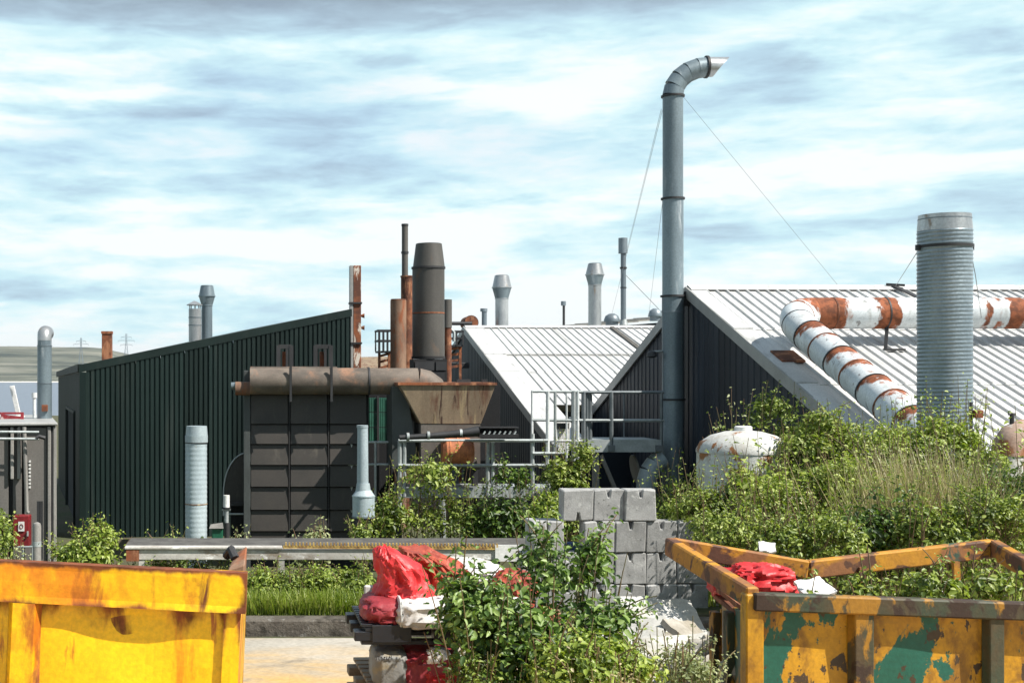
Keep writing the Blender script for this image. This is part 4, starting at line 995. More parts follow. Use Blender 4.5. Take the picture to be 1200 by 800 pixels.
mb = MB(); mb.hexa([P(245, 619, D - .05), P(262, 619, D - .05), P(262, 619, D + .35), P(245, 619, D + .35), P(247, 614, D), P(261, 612, D), P(261, 612, D + .3), P(247, 614, D + .3)]); mb.build('lid', m_annex_post, t, smooth=False)

# hopper
D = 27.0
hp = thing('hopper', 'tan rust streaked hopper with a tapering front beside the filter house', 'hopper', (PX(525, D), D, -1.05))
zt_ = PZ(450, D); zm = PZ(496.5, D); zb = PZ(550, D)
def fpt(px, z, d): return Vector((PX(px, D), D + d, z))
mb = MB()
top = [fpt(467, zt_, -.12), fpt(580, zt_, -.12), fpt(580, zt_, 1.6), fpt(462, zt_, 1.6)]
bot = [fpt(493, zm, .0), fpt(563.5, zm, .0), fpt(563.5, zm, 1.3), fpt(493, zm, 1.3)]
mb.hexa(bot + top); mb.build('funnel', m_hopper, hp, smooth=False, bevel=.008)
mb = MB(); mb.box(PX(465.5, D), PX(581, D), D - .15, D + 1.65, zt_ - .02, zt_ + .035); mb.build('rim', m_rust, hp, smooth=False)
mb = MB(); mb.box(PX(493.5, D), PX(563, D), D + .012, D + 1.25, zb, zm - .004); mb.build('lower_chute', m_hopper_low, hp, smooth=False)
mb = MB(); mb.hexa([fpt(461, zb, .25), fpt(492.5, zb, .25), fpt(492.5, zb, 1.4), fpt(461, zb, 1.4), fpt(461, zt_ - .06, .25), fpt(478, zt_ - .06, .25), fpt(478, zt_ - .06, 1.4), fpt(461, zt_ - .06, 1.4)]); mb.build('side_plate', m_post, hp, smooth=False)
for px in (470, 560):
    mb = MB(); mb.box(PX(px - 3, D), PX(px + 3, D), D + .3, D + .5, -1.05, zb); mb.build('leg', m_dark, hp, smooth=False)
mb = MB(); mb.box(PX(566, D), PX(600, D), D + 1.3, D + 2.5, -1.05, PZ(452, D)); mb.build('shade_block', m_void, hp, smooth=False)  # added near-black box, stands in for the shaded gable right of the hopper
for (px, w) in ((549, 8), (574, 3)):
    mb = MB(); mb.box(PX(px - w, D), PX(px + w, D), D + .6, D + .8, zt_ + .036, zt_ + .10); mb.build('clamp', m_dark, hp, smooth=False)
t = thing('orange_drum', 'round orange rusted drum under the hopper', 'drum', tuple(P(538, 548, 26.6)))
c = P(538.5, 530, 26.6); q = 18 * 26.6 / F
mb = MB(); mb.tube([(c.x - q * 1.02, c.y + .3, c.z), (c.x - q * .8, c.y + .3, c.z), (c.x + q * .8, c.y + .3, c.z), (c.x + q * 1.02, c.y + .3, c.z)], [q * .7, q * .9, q * .9, q * .7], 26); mb.build('shell', m_orange, t)
mb = MB()
for s_ in (-.55, .0, .55): mb.tube([(c.x + s_ * q - .015, c.y + .3, c.z), (c.x + s_ * q + .015, c.y + .3, c.z)], q * .93, 26)
mb.build('hoop', m_orange, t)
t = thing('auger', 'dark sooty screw conveyor lying across the walkway rail', 'conveyor', tuple(P(540, 512, 26.3)))
D = 26.3
mb = MB(); mb.tube([P(468, 512.5, D), P(500, 511, D), P(538, 508, D), P(561, 505, D)], [.05, .06, .08, .11], 12); mb.build('tube', m_dark, t)
for px in (478, 502, 540): 
    mb = MB(); yy_ = 512.2 - (px - 468) * .065; mb.tube([P(px - 1.5, yy_, D), P(px + 1.5, yy_, D)], .085, 12); mb.build('joint', m_railgrey, t)
mb = MB(); mb.box(PX(561, D), PX(607, D), D - .1, D + .3, PZ(512, D), PZ(508.5, D)); mb.box(PX(561, D), PX(607, D), D + .2, D + .3, PZ(508, D), PZ(500, D)); mb.box(PX(561, D), PX(607, D), D - .1, D + .3, PZ(501.5, D), PZ(500, D)); mb.build('trough', m_soot, t, smooth=False)
for k in range(7):
    mb = MB(); px = 565 + k * 6; mb.bar(P(px, 511, D - .05), P(px + 3.5, 505, D - .05), .05, .03); mb.build('blade', m_railgrey, t, smooth=False)
t = thing('green_screen', 'green mesh screen between the filter house and the hopper', 'screen', tuple(P(442, 520, 29.5)))
D = 29.5
for i in range(2):
    for j in range(3):
        mb = MB(); x0 = 431 + i * 13; y1 = 466 + j * 17.5
        for k in range(5): mb.box(PX(x0 + k * 2.5, D), PX(x0 + k * 2.5 + 1.7, D), D, D + .03, PZ(y1 + 16.5, D), PZ(y1, D))
        mb.box(PX(x0, D), PX(x0 + 11.9, D), D + .03, D + .05, PZ(y1 + 16.5, D), PZ(y1, D))
        mb.build('screen_panel', m_mesh, t, smooth=False)
mb = MB()
for px in (429.6, 443, 457): mb.bar(P(px, 600, D - .02), P(px, 464, D - .02), .05, .05)
mb.build('frame', m_dark, t, smooth=False)
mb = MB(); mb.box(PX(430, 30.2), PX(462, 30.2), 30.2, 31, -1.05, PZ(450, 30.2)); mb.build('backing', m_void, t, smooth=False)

# ------------------------------------------------------------------ walkway and platform
D = 26.8
ww = thing('walkway', 'long pale galvanised railed walkway in front of the hopper', 'walkway', (PX(560, D), D, -1.0))
mb = MB(); mb.box(PX(469, D), PX(662, D), D, D + 1.2, PZ(583, D), PZ(572, D)); mb.build('deck', m_railgrey, ww, smooth=False)
for px, y0, y1, w, m_ in ((468.5, 600, 517, .045, m_railgrey), (474, 582, 517, .04, m_railgrey), (571.5, 582, 517, .045, m_railgrey), (577.5, 582, 518, .04, m_railgrey), (624, 582, 508, .045, m_railgrey), (641.8, 582, 459, .042, m_railwhite), (650.5, 582, 459, .032, m_railgrey), (519, 640, 583, .06, m_railgrey), (614, 640, 583, .06, m_railgrey)):
    mb = MB(); mb.tube([P(px, y0, D), P(px, y1, D)], w, 8); mb.build('post', m_, ww)
for (a, b, y) in ((467, 642, 516), (467, 662, 545), (624, 662, 531)):
    mb = MB(); mb.tube([P(a, y, D - .06), P(b, y, D - .06)], .034, 8); mb.build('rail', m_railgrey, ww)
for y in (518, 544): 
    mb = MB(); mb.tube([P(408, y, D + 1.25), P(469, y, D + 1.25)], .026, 8); mb.tube([P(469, y, D + 1.25), P(469, y - .5, D)], .026, 8); mb.build('rail', m_railgrey, ww)
for px in (412, 440):
    mb = MB(); mb.tube([P(px, 600, D + 1.25), P(px, 517, D + 1.25)], .03, 8); mb.build('post', m_railgrey, ww)
D = 27.6
gt = thing('cage_gate', 'tall pale steel gate frame joining the walkway to the upper platform', 'gate', (PX(655, D), D, -1.0))
for px, w, m_ in ((623.5, .028, m_railwhite), (672, .05, m_railgrey), (677, .035, m_railwhite), (664, .022, m_railwhite)):
    mb = MB(); mb.tube([P(px, 540, D), P(px, 458, D)], w, 8); mb.build('post', m_, gt)
for y, m_ in ((458.5, m_railgrey), (492, m_railgrey), (516, m_railwhite)):
    mb = MB(); mb.tube([P(623, y, D), P(683, y + .5, D)], .032, 8); mb.build('rail', m_, gt)
mb = MB(); mb.hexa([P(654, 530, D + .3), P(667, 530, D + .3), P(667, 530, D + .5), P(654, 530, D + .5), P(652, 494, D + .3), P(668, 494, D + .3), P(668, 494, D + .5), P(652, 494, D + .5)]); mb.build('white_sheet', m_white, gt, smooth=False)
mb = MB(); mb.obox(P(659, 499, D + .2), (.12, .08, .06)); mb.build('latch_box', m_dark, gt, smooth=False)
D = 28.0
up = thing('upper_platform', 'raised platform with dark rails leaning against the tallest stack', 'platform', (PX(730, D), D, -1.0))
mb = MB(); mb.box(PX(691, D), PX(775, D), D, D + 1.3, PZ(518, D), PZ(515.5, D)); mb.build('deck', m_railgrey, up, smooth=False)
mb = MB(); mb.box(PX(690, D), PX(775.5, D), D - .03, D - .003, PZ(529.5, D), PZ(515, D)); mb.build('toe_board', m_railgrey, up, smooth=False)
mb = MB(); mb.box(PX(690, D) - .03, PX(690, D) - .003, D - .03, D + 1.3, PZ(529.5, D), PZ(515, D)); mb.build('toe_board', m_railgrey, up, smooth=False)
for px, dd, w in ((683.8, 0, .05), (688.5, .05, .03), (692.5, .1, .055), (716.5, 0, .045), (750.5, 1.25, .02), (775, 0, .035), (690, 1.25, .04)):
    mb = MB(); mb.tube([(PX(px, D), D + dd, PZ(522, D)), (PX(px, D), D + dd, PZ(459, D))], w, 8); mb.build('post', m_raildark, up)
for y in (459.5, 492.5):
    mb = MB(); mb.tube([P(680, y, D), P(778, y, D)], .034, 8); mb.build('rail', m_raildark if y < 480 else m_railgrey, up)
    mb = MB(); mb.tube([P(684, y, D), (PX(684, D), D + 1.25, PZ(y, D))], .034, 8); mb.build('rail', m_railgrey, up)
for px in (716.5, 772): 
    mb = MB(); mb.obox(P(px, 525, D - .06), (.07, .03, .07)); mb.build('bracket', m_raildark, up, smooth=False)
mb = MB(); mb.bar(P(698, 600, D + .1), P(698, 530, D + .1), .13, .1); mb.build('leg', m_annex_post, up, smooth=False)
mb = MB(); mb.bar(P(704, 533, D + .1), P(723, 578, D + .1), .09, .08); mb.build('brace', m_annex_post, up, smooth=False)
mb = MB(); mb.bar(P(766, 600, D + .9), P(766, 530, D + .9), .10, .1); mb.build('leg', m_dark, up, smooth=False)
t = thing('blanking_disc', 'upright oval grey disc hanging in the dark below the upper platform', 'disc', tuple(P(744, 548, 28.9)))
mb = MB(); c = P(744, 549, 28.9); mb.lathe((0, 0), [(.32, -.02), (.32, .02)], 24); Rm = Matrix.Rotation(R(80), 3, 'Y'); mb.v = [tuple(c + Rm @ Vector(v)) for v in mb.v]; mb.build('plate', m_annex_post, t)
mb = MB(); mb.bar(P(744, 534, 28.9), P(744, 528, 28.9), .03, .03); mb.build('hanger', m_dark, t, smooth=False)
t = thing('duct_elbow', 'pale blue segmented duct elbow at the foot of the tallest stack', 'duct', tuple(P(760, 570, 28.2)))
D = 28.2; q = 11.5 * D / F
path = [P(777, 537, D), P(768, 543, D), P(761.5, 552, D), P(758, 564, D), P(757, 580, D)]
for a, b in zip(path, path[1:]):
    mb = MB(); d = b - a; mb.tube([a - d * .06, b + d * .06], q, 20); mb.build('bend_segment', m_paleblue, t)
t = thing('wall_lamp', 'small dark lamp on an arm on the nearer gable left of the tallest stack', 'lamp', tuple(P(768, 412, 29.3)))
D = 29.0; mb = MB(); mb.tube([P(776, 411.5, D), P(764, 412, D)], .025, 8); mb.build('arm', m_railgrey, t)
mb = MB(); c = P(764, 414, D); mb.lathe((c.x, c.y), [(.05, c.z + .06), (.10, c.z + .02), (.12, c.z - .07), (.05, c.z - .1)], 14); mb.build('head', m_dark, t)
t = thing('wall_lamp', 'small dark floodlight on a pipe near the tip of the farther gable', 'lamp', tuple(P(543, 426, 45)))
mb = MB(); mb.tube([P(521, 425.5, 45), P(536, 425.5, 45)], .03, 8); mb.build('arm', m_dark, t)
mb = MB(); mb.obox(P(542, 428, 45), (.22, .12, .10)); mb.build('head', m_dark, t, smooth=False, bevel=.02)
# round white tank among the weeds
D = 18.5
t = thing('white_tank', 'flaking white domed tank with rust spots half hidden by weeds', 'tank', (PX(871, D), D, -.6))
c = (PX(871, D), D); q = 52 * D / F
mb = MB(); mb.lathe(c, [(q, -.7), (q, PZ(529, D))], 40); mb.build('shell', m_tank, t)
mb = MB(); mb.lathe(c, [(q * 1.015, PZ(530, D)), (q * 1.015, PZ(527, D)), (q * .93, PZ(518, D)), (q * .7, PZ(510, D)), (q * .4, PZ(505.5, D)), (q * .12, PZ(504, D))], 40); mb.build('dome', m_tank, t, angle=50)
mb = MB(); mb.lathe(c, [(q * .19, PZ(506, D)), (q * .19, PZ(500, D)), (q * .16, PZ(499, D))], 20); mb.build('cap', m_white, t)
for s_ in (-.6, .7):
    mb = MB(); mb.obox((c[0] + q * s_, c[1] - q * .66, PZ(524, D)), (.03, .03, .05)); mb.build('lug', m_rust, t, smooth=False)

# ------------------------------------------------------------------ long beam in front of the plant
D = 17.4
bm_ = thing('long_beam', 'long weathered beam with a toothed grating on top lying behind the grass bank', 'beam', (PX(390, D), D, .2))
mb = MB(); mb.box(PX(151, D), PX(612, D), D, D + .12, PZ(656, D), PZ(643.5, D)); mb.build('web', m_beam, bm_, smooth=False, bevel=.01)
mb = MB(); mb.box(PX(146, D), PX(640, D), D + .13, D + .9, PZ(644, D), PZ(640, D)); mb.build('grating', m_beamtop, bm_, smooth=False)
mb = MB(); mb.box(PX(146, D), PX(331, D), D - .03, D + .12, PZ(643.2, D), PZ(640, D)); mb.build('flange', m_beam, bm_, smooth=False, bevel=.008)
mb = MB(); mb.box(PX(148, D), PX(163, D), D - .02, D - .002, PZ(657, D), PZ(643.6, D)); mb.build('end_plate', m_rust, bm_, smooth=False)
for px in (166, 330, 560):
    mb = MB(); mb.box(PX(px - 3.5, D), PX(px + 3.5, D), D + .01, D + .11, -.2, PZ(656.2, D)); mb.build('leg', m_beam, bm_, smooth=False)
mb = MB(); mb.box(PX(580, D), PX(612, D), D - .03, D - .003, PZ(657, D), PZ(638, D)); mb.build('white_plate', m_white, bm_, smooth=False)
mb = MB(); mb.bar(P(332, 640.5, D - .01), P(585, 642, D - .01), .03, .04); mb.build('tooth_bar', m_hazard, bm_, smooth=False)
th_me = None
for k in range(62):
    px = 334 + k * 4.05
    if th_me is None:
        mb = MB(); mb.hexa([(0, -.02, 0), (.026, -.02, 0), (.026, .03, 0), (0, .03, 0), (.004, -.02, .05), (.022, -.02, .05), (.022, .03, .05), (.004, .03, .05)])
        o = mb.build('tooth', m_hazard, bm_, smooth=False, local=True); th_me = o
    else: o = dupe(th_me, bm_)
    o.location = Vector((PX(px, D), D - .01, PZ(640.5 + (px - 332) * .006, D) + .012)) - ORG[bm_.name]

# ------------------------------------------------------------------ concrete blocks
def block_mesh(up, bw, bd, bh):
    h = bw / 2; n = .032; dpt = .105
    poly = [(-h, 0), (h, 0), (h, bh), (n, bh), (.012, bh - dpt), (-.012, bh - dpt), (-n, bh), (-h, bh)] if up else [(-h, 0), (-n, 0), (-.012, dpt), (.012, dpt), (n, 0), (h, 0), (h, bh), (-h, bh)]
    mb = MB(); mb.prism(poly, 0, .075); mb.box(-h, h, .0765, bd, 0, bh); return mb
DB = 16.6; bw = 37.2 * DB / F
blocks = []
protos = {}
def block(pl, pt, up, label, dy=0.0, rz=0.0, bd=.24):
    wpx = 36.4
    key = (up, bd, len(blocks) % 5); blocks.append(1)
    if key not in protos:
        mb = block_mesh(up, bw * .985, bd, bw * .99); o = mb.build('concrete_block', m_conc, smooth=False, bevel=.012); protos[key] = o
        for v in o.data.vertices:     # worn arrises and a few knocked corners
            q_ = Vector((key[2] * 5.3, key[2] * 2.1, key[2] * 3.7))
            v.co.x += mnoise.noise(v.co * 9 + q_) * .005; v.co.z += mnoise.noise(v.co * 9 - q_) * .005
            if v.co.y < .03 and abs(abs(v.co.x) - bw / 2) < .03 and min(v.co.z, bw - v.co.z) < .03 and mnoise.noise(v.co * 3 + q_) > .12:
                v.co.x -= math.copysign(.014, v.co.x); v.co.z += math.copysign(.014, bw / 2 - v.co.z)
    else:
        o = dupe(protos[key])
    o.location = (PX(pl + wpx / 2, DB), DB + dy, PZ(pt + 36.9, DB)); o.rotation_euler = (0, 0, rz)
    tag(o, label, 'concrete block', 'grey concrete blocks stacked in the yard')
block(660, 573.5, False, 'left block of the three on top of the stack, notch at its foot', .02)
block(696, 573.5, True, 'middle block of the three on top of the stack', .03, R(1.2))
block(732.5, 573.2, True, 'right block of the three on top of the stack', -.015, R(-.8))
block(623, 610.5, True, 'block standing alone at the left end of the second course', -.05, 0, .46)
for i, x in enumerate((684, 720.8, 757.5, 794.2)):
    block(x, 610.5, True, ('second course block right of the gap with the blue scrap', 'second course block under the right top block', 'second course block just right of the top blocks', 'second course block at the right end of the stack')[i], rng.uniform(-.015, .015))
for i, x in enumerate((611, 647.5, 684, 720.5, 757, 793.6)):
    block(x, 647.5, True, ('third course block at the left end, behind the bramble tips', 'third course block just below the blue scrap', 'third course block left of the upright bramble cane', 'third course block with a clear dark notch left of centre', 'third course block in the middle right, squarely notched', 'third course block at the right end of the stack')[i], rng.uniform(-.02, .02))
for i, x in enumerate((611, 647.5, 684, 720.5, 757, 793.6)):
    block(x, 684.5, True, ('bottom course block at the left end, mostly hidden by bramble', 'bottom course block second from the left, behind bramble leaves', 'bottom course block third from the left, behind the cane', 'bottom course block touching the left of the white board', 'bottom course block above the white board', 'bottom course block at the right end by the amber skip')[i], rng.uniform(-.02, .02))
t = MB(); rr_ = random.Random(3)
def crumple(mb, c, h, n_=12, amp=.25, pw=3.0, seed=0, fold=2.2, Rz=0.0, tilt=(0, 0)):
    """superellipsoid bag pushed about by ridged noise so that it sags and creases"""
    n = n_ * 2; vs = []; nu, nv = n * 2, n
    M = Matrix.Rotation(Rz, 3, 'Z') @ Matrix.Rotation(tilt[0], 3, 'X') @ Matrix.Rotation(tilt[1], 3, 'Y')
    sp = lambda a: math.copysign(abs(a) ** (2 / pw), a)
    for j in range(nv + 1):
        ph = -math.pi / 2 + math.pi * j / nv
        for i in range(nu):
            a = 2 * math.pi * i / nu
            d = Vector((sp(math.cos(ph)) * sp(math.cos(a)), sp(math.cos(ph)) * sp(math.sin(a)), sp(math.sin(ph))))
            q = d * fold + Vector((seed * 7.1, seed * 3.3, seed))
            r1 = 1 - abs(mnoise.noise(q)) * 2; r2 = 1 - abs(mnoise.noise(q * 2.3 + Vector((5, 1, 2)))) * 2
            r3 = 1 - abs(mnoise.noise(q * 5.1 + Vector((1, 8, 3)))) * 2
            f = 1 + amp * (0.55 * r1 + .32 * r2 + .2 * r3 - .4)
            p = Vector((d.x * h[0] * f, d.y * h[1] * f, d.z * h[2] * (f * .5 + .5) * 1.0))
            vs.append(Vector(c) + M @ p)
    fs = [(j * nu + i, j * nu + (i + 1) % nu, (j + 1) * nu + (i + 1) % nu, (j + 1) * nu + i) for j in range(nv) for i in range(nu)]
    mb.add(vs, fs); return mb
mb = MB(); crumple(mb, P(671, 641, 17.05), (.12, .08, .07), 10, .35, 2.4, 9); tag(mb.build('blue_scrap', m_bluetarp, origin=P(671, 641, 17.05)), 'scrap of blue sheet in the gap between second course blocks', 'sheet')

# ------------------------------------------------------------------ white boards in front of the blocks
def slab(c, h, rot, mat, name, label, cat, seed=0, group=None, n=9):
    mb = MB(); M = Matrix.Rotation(rot[2], 3, 'Z') @ Matrix.Rotation(rot[0], 3, 'X') @ Matrix.Rotation(rot[1], 3, 'Y')
    vs = []; 
    def edge(u, v): 
        e = max(abs(u), abs(v)); k = 1 + .14 * mnoise.noise((u * 2 + seed, v * 2, seed * 3)) * (e > .7)
        return u * k, v * k
    for zz in (-1, 1):
        for j in range(n):
            for i in range(n):
                u, v = edge(-1 + 2 * i / (n - 1), -1 + 2 * j / (n - 1))
                w = .6 * h[2] * mnoise.noise((u * 1.5 + seed, v * 1.5, 4)) * 3
                vs.append(Vector(c) + M @ Vector((u * h[0], v * h[1], zz * h[2] + w)))
    fs = []
    for s_ in (0, 1):
        for j in range(n - 1):
            for i in range(n - 1):
                b = s_ * n * n + j * n + i; fs.append((b, b + 1, b + n + 1, b + n))
    ed = [i for i in range(n)] + [j * n + n - 1 for j in range(1, n)] + [(n - 1) * n + i for i in range(n - 2, -1, -1)] + [j * n for j in range(n - 2, 0, -1)]
    for a, b in zip(ed, ed[1:] + ed[:1]): fs.append((a, b, b + n * n, a + n * n))
    mb.add(vs, fs); o = mb.build(name, mat, origin=c, angle=40)
    tag(o, label, cat, group); return o
slab(P(778, 727, 13.6), (.46, .30, .03), (R(38), R(8), R(12)), m_plaster, 'white_board', 'largest broken white board leaning on the concrete blocks', 'board', 1, 'broken white boards')
slab(P(736, 748, 12.9), (.36, .34, .03), (R(20), R(-12), R(-20)), m_plaster, 'white_board', 'broken white board lying flat left of the leaning one', 'board', 2, 'broken white boards')
slab(P(800, 772, 12.2), (.42, .24, .035), (R(48), R(-6), R(8)), m_plaster, 'white_board', 'broken white board lowest, beside the amber skip corner', 'board', 3, 'broken white boards')
slab(P(815, 748, 12.8), (.26, .26, .03), (R(25), R(14), R(30)), m_rubble, 'white_board', 'dirty board wedged between the leaning board and the amber skip', 'board', 5, 'broken white boards')
slab(P(765, 766, 12.4), (.30, .2, .03), (R(15), R(4), R(40)), m_whitebag, 'white_board', 'creased white board end in the middle of the pile', 'board', 6, 'broken white boards')
mb = MB(); crumple(mb, (PX(775, 13.2), 13.3, .15), (1.1, .9, .35), 18, .5, 2.2, 4, 3.0); tag(mb.build('rubble_mound', m_rubble, origin=(PX(775, 13.2), 13.3, 0), kind='stuff'), 'low heap of pale rubble in front of the blocks', 'rubble')

# ------------------------------------------------------------------ pallets and sacks
def pallet(name, label, cat, c, w, d, h, mat, rz, slats=7):
    t = thing(name, label, cat, c, (0, 0, rz))
    b = h * .17
    for k in range(slats):
        y = lerp(-d / 2 + .05, d / 2 - .05, k / (slats - 1))
        mb = MB(); mb.box(-w / 2, w / 2, y - d / slats * .36, y + d / slats * .36, h - b, h); mb.build('slat', mat, t, local=True, smooth=False, bevel=.004)
    for x in (-w / 2 + .08, 0, w / 2 - .08):
        mb = MB(); mb.box(x - .05, x + .05, -d / 2, d / 2, h - 2 * b, h - b - .002); mb.build('bearer', mat, t, local=True, smooth=False)
        for y in (-d / 2 + .07, 0, d / 2 - .07):
            mb = MB(); mb.box(x - .075 - (.06 if x < 0 else 0), x + .075, y - .07, y + .07, b + .002, h - 2 * b - .002); mb.build('foot_block', mat, t, local=True, smooth=False, bevel=.006)
    for y in (-d / 2 + .07, 0, d / 2 - .07):
        mb = MB(); mb.box(-w / 2, w / 2, y - .06, y + .06, 0, b); mb.build('runner', mat, t, local=True, smooth=False)
    return t
D = 10.0
xp = PX(520, D)
pallet('wooden_pallet', 'old wooden pallet on the ground under the grey and red sacks', 'pallet', (xp + .02, D + .55, .62), 1.25, 1.0, .16, m_wood, R(3))
pallet('wooden_pallet', 'second old wooden pallet at the bottom of the sack pile', 'pallet', (xp - .02, D + .55, .46), 1.25, 1.0, .15, m_wood, R(-2))
mb = MB(); mb.box(xp - .55, xp + .6, D + .1, D + 1.0, 0, .45); tag(mb.build('crate', m_wood, origin=(xp, D + .5, 0), smooth=False, bevel=.01), 'plain wooden crate carrying the pallets and sacks', 'crate')
bp2 = pallet('plastic_pallet', 'black plastic pallet between the lower and upper sacks', 'pallet', (xp - .01, D + .42, PZ(755, D)), 1.28, .84, PZ(731, D) - PZ(755, D), m_black, R(1), 9)
mb = MB(); mb.box(-.56, -.25, -.432, -.421, .02, .155); mb.build('side_plate', m_black, bp2, local=True, smooth=False, bevel=.004)
def bag(name, label, cat, c, h, mat, seed, n=14, amp=.22, pw=3.4, Rz=0., tilt=(0, 0), group=None, fold=2.0):
    mb = MB(); crumple(mb, c, h, n, amp, pw, seed, fold, Rz, tilt); o = mb.build(name, mat, origin=c, angle=42); return tag(o, label, cat, group)
# lower sacks
ZL = PZ(778, D)
t = thing('grey_sack', 'upright creased grey sack with faint dark print under the black pallet', 'sack', tuple(P(456, 778, D + .1)), group='sacks stacked on the pallets')
mb = MB(); crumple(mb, P(455, 779, D + .25), (.135, .24, .155), 14, .16, 5, 2, 2.2); mb.build('bag', m_greybag, t, angle=60)
mb = MB(); rp = random.Random(8); y0 = 771
for k in range(7):      # blurred print row, unreadable in the photograph
    px = 441 + k * 2.9; hgt = rp.choice((3.6, 3.2, 3.8)); yb = y0 + 2 - k * .25
    q0 = P(px, yb, D - .012); q1 = P(px + rp.choice((0, .9, -.6)), yb - hgt, D - .012); mb.bar(q0, q1, .006, .006)
    if rp.random() < .8: mb.bar(P(px, yb - hgt * rp.choice((0, .5, 1)), D - .012), P(px + 2.1, yb - hgt * rp.choice((0, .5, 1)), D - .012), .006, .006)
mb.build('printed_row', m_rib_print, t, smooth=False)
bag('red_sack', 'dull red sack with glossy film under the black pallet', 'sack', P(500, 780, D + .3), (.24, .3, .165), m_redbag2, 5, 16, .25, 4, group='sacks stacked on the pallets')
bag('red_sack', 'small bright red sack corner at the bottom of the pile', 'sack', P(516, 793, D + .08), (.13, .12, .08), m_redbag, 7, 12, .3, 3, group='sacks stacked on the pallets')
bag('film_sack', 'pinkish torn film sack between the red sacks', 'sack', P(513, 772, D + .08), (.09, .08, .09), m_whitebag, 9, 12, .35, 3, group='sacks stacked on the pallets')
# upper sacks
t = thing('striped_sack', 'bulging white sack with a red end lying on the black pallet', 'sack', tuple(P(480, 730, D + .3)), group='sacks stacked on the pallets')
mb = MB(); crumple(mb, P(449, 713, D + .3), (.175, .3, .115), 14, .26, 2.8, 11, 2.2); mb.build('red_end', m_redbag2, t, angle=60)
mb = MB(); crumple(mb, P(495, 713.5, D + .28), (.25, .34, .115), 16, .20, 4, 12, 1.8); mb.build('white_body', m_whitebag, t, angle=60)
mb = MB(); crumple(mb, P(466, 713, D + .22), (.016, .27, .118), 12, .1, 4, 13); mb.build('seam', m_white, t, angle=60)
def drape(name, label, cat, pts, D0, depth, mat, seed, amp=.2, n=72, sub=4):
    """crumpled sheet heap: left and right edges per level, pushed into pleats that run up the heap"""
    mb = MB(); vs = []; lev = []
    for a, b in zip(pts, pts[1:]):
        for k in range(sub): lev.append(tuple(lerp(u, v, k / sub) for u, v in zip(a, b)))
    lev.append(pts[-1]); m_ = len(lev)
    for j, (xl_, xr_, y) in enumerate(lev):
        wob = 5 * mnoise.noise((j * .09, seed, 1)); w0 = min(1, (xr_ - xl_) / 60)
        for i in range(n):
            a = 2 * math.pi * i / n + .35 * mnoise.noise((j * .12, seed * 2, i * .02))
            q_ = Vector((math.cos(a) * 1.6 + seed, math.sin(a) * 1.6, j * .055 + seed))
            r1 = 1 - 2.2 * abs(mnoise.noise(q_)); r2 = 1 - 2.2 * abs(mnoise.noise(q_ * 2.4)); r3 = 1 - 2.2 * abs(mnoise.noise(q_ * 5.5 + Vector((0, 0, j * .2))))
            f = 1 + amp * (.6 * r1 + .4 * r2 + .18 * r3 - .45)
            px = (xl_ + xr_) / 2 + wob + (xr_ - xl_) / 2 * math.cos(a) * f; dd = depth * math.sin(a) * f * (.35 + .65 * w0)
            q = P(px, y, D0); vs.append((q.x, D0 + dd, q.z + .05 * mnoise.noise((math.cos(a) * 2, math.sin(a) * 2 + seed, j * .15))))
    fs = [(j * n + i, j * n + (i + 1) % n, (j + 1) * n + (i + 1) % n, (j + 1) * n + i) for j in range(m_ - 1) for i in range(n)]
    fs += [tuple(range(n))[::-1], tuple((m_ - 1) * n + i for i in range(n))]
    mb.add(vs, fs); o = mb.build(name, mat, origin=P((pts[0][0] + pts[0][1]) / 2, pts[0][2], D0), angle=38)
    return tag(o, label, cat)
drape('red_sheet', 'bright red plastic sheet heaped upright on the white sack', 'sheet', [(436, 512, 702), (440, 508, 693), (446, 504, 684), (447, 500, 674), (444, 492, 664), (442, 480, 654), (441, 468, 646), (445, 458, 641)], D + .35, .22, m_redbag, 2.3, .30)
drape('orange_netting', 'crumpled orange netting behind the red sheet', 'netting', [(480, 560, 700), (482, 556, 688), (484, 548, 676), (476, 540, 664), (468, 526, 652), (468, 500, 643)], D + .75, .25, m_net, 5.1, .5)
bag('white_sack', 'white sack with orange scraps behind the bramble, right of the orange netting', 'sack', P(560, 672, D + .9), (.22, .2, .08), m_whitebag, 21, 14, .4, 2.6, group='sacks stacked on the pallets')
bag('pink_sack', 'flat pale pink sack on the far side of the sack pile', 'sack', P(540, 662, D + 1.2), (.24, .2, .06), m_plaster, 22, 14, .4, 2.6, group='sacks stacked on the pallets')
bag('white_sack', 'grubby white sack low between the netting and the bramble', 'sack', P(575, 705, D + .8), (.30, .25, .15), m_whitebag, 23, 14, .35, 2.8, group='sacks stacked on the pallets')
mb = MB(); mb.box(PX(427, 10.9), PX(520, 10.9), 10.9, 10.95, PZ(732, 10.9), PZ(686, 10.9)); tag(mb.build('back_board', m_plaster, origin=P(440, 732, 10.9), smooth=False, bevel=.01), 'upright white board behind the red ended sack', 'board')
bag('terracotta_bag', 'dark red brown crumpled bag right of the sacks among bramble', 'bag', P(601, 692, 10.6), (.17, .15, .17), m_net, 31, 14, .45, 2.4)
bag('rust_scrap', 'rust brown crumpled scrap below the blocks among bramble shoots', 'scrap', P(641, 725, 10.4), (.10, .1, .12), m_rustpipe, 33, 12, .5, 2.2)
bag('white_film', 'ragged white film below the red brown bag', 'sheet', P(590, 706, 10.3), (.13, .12, .05), m_whitebag, 35, 12, .5, 2.4)

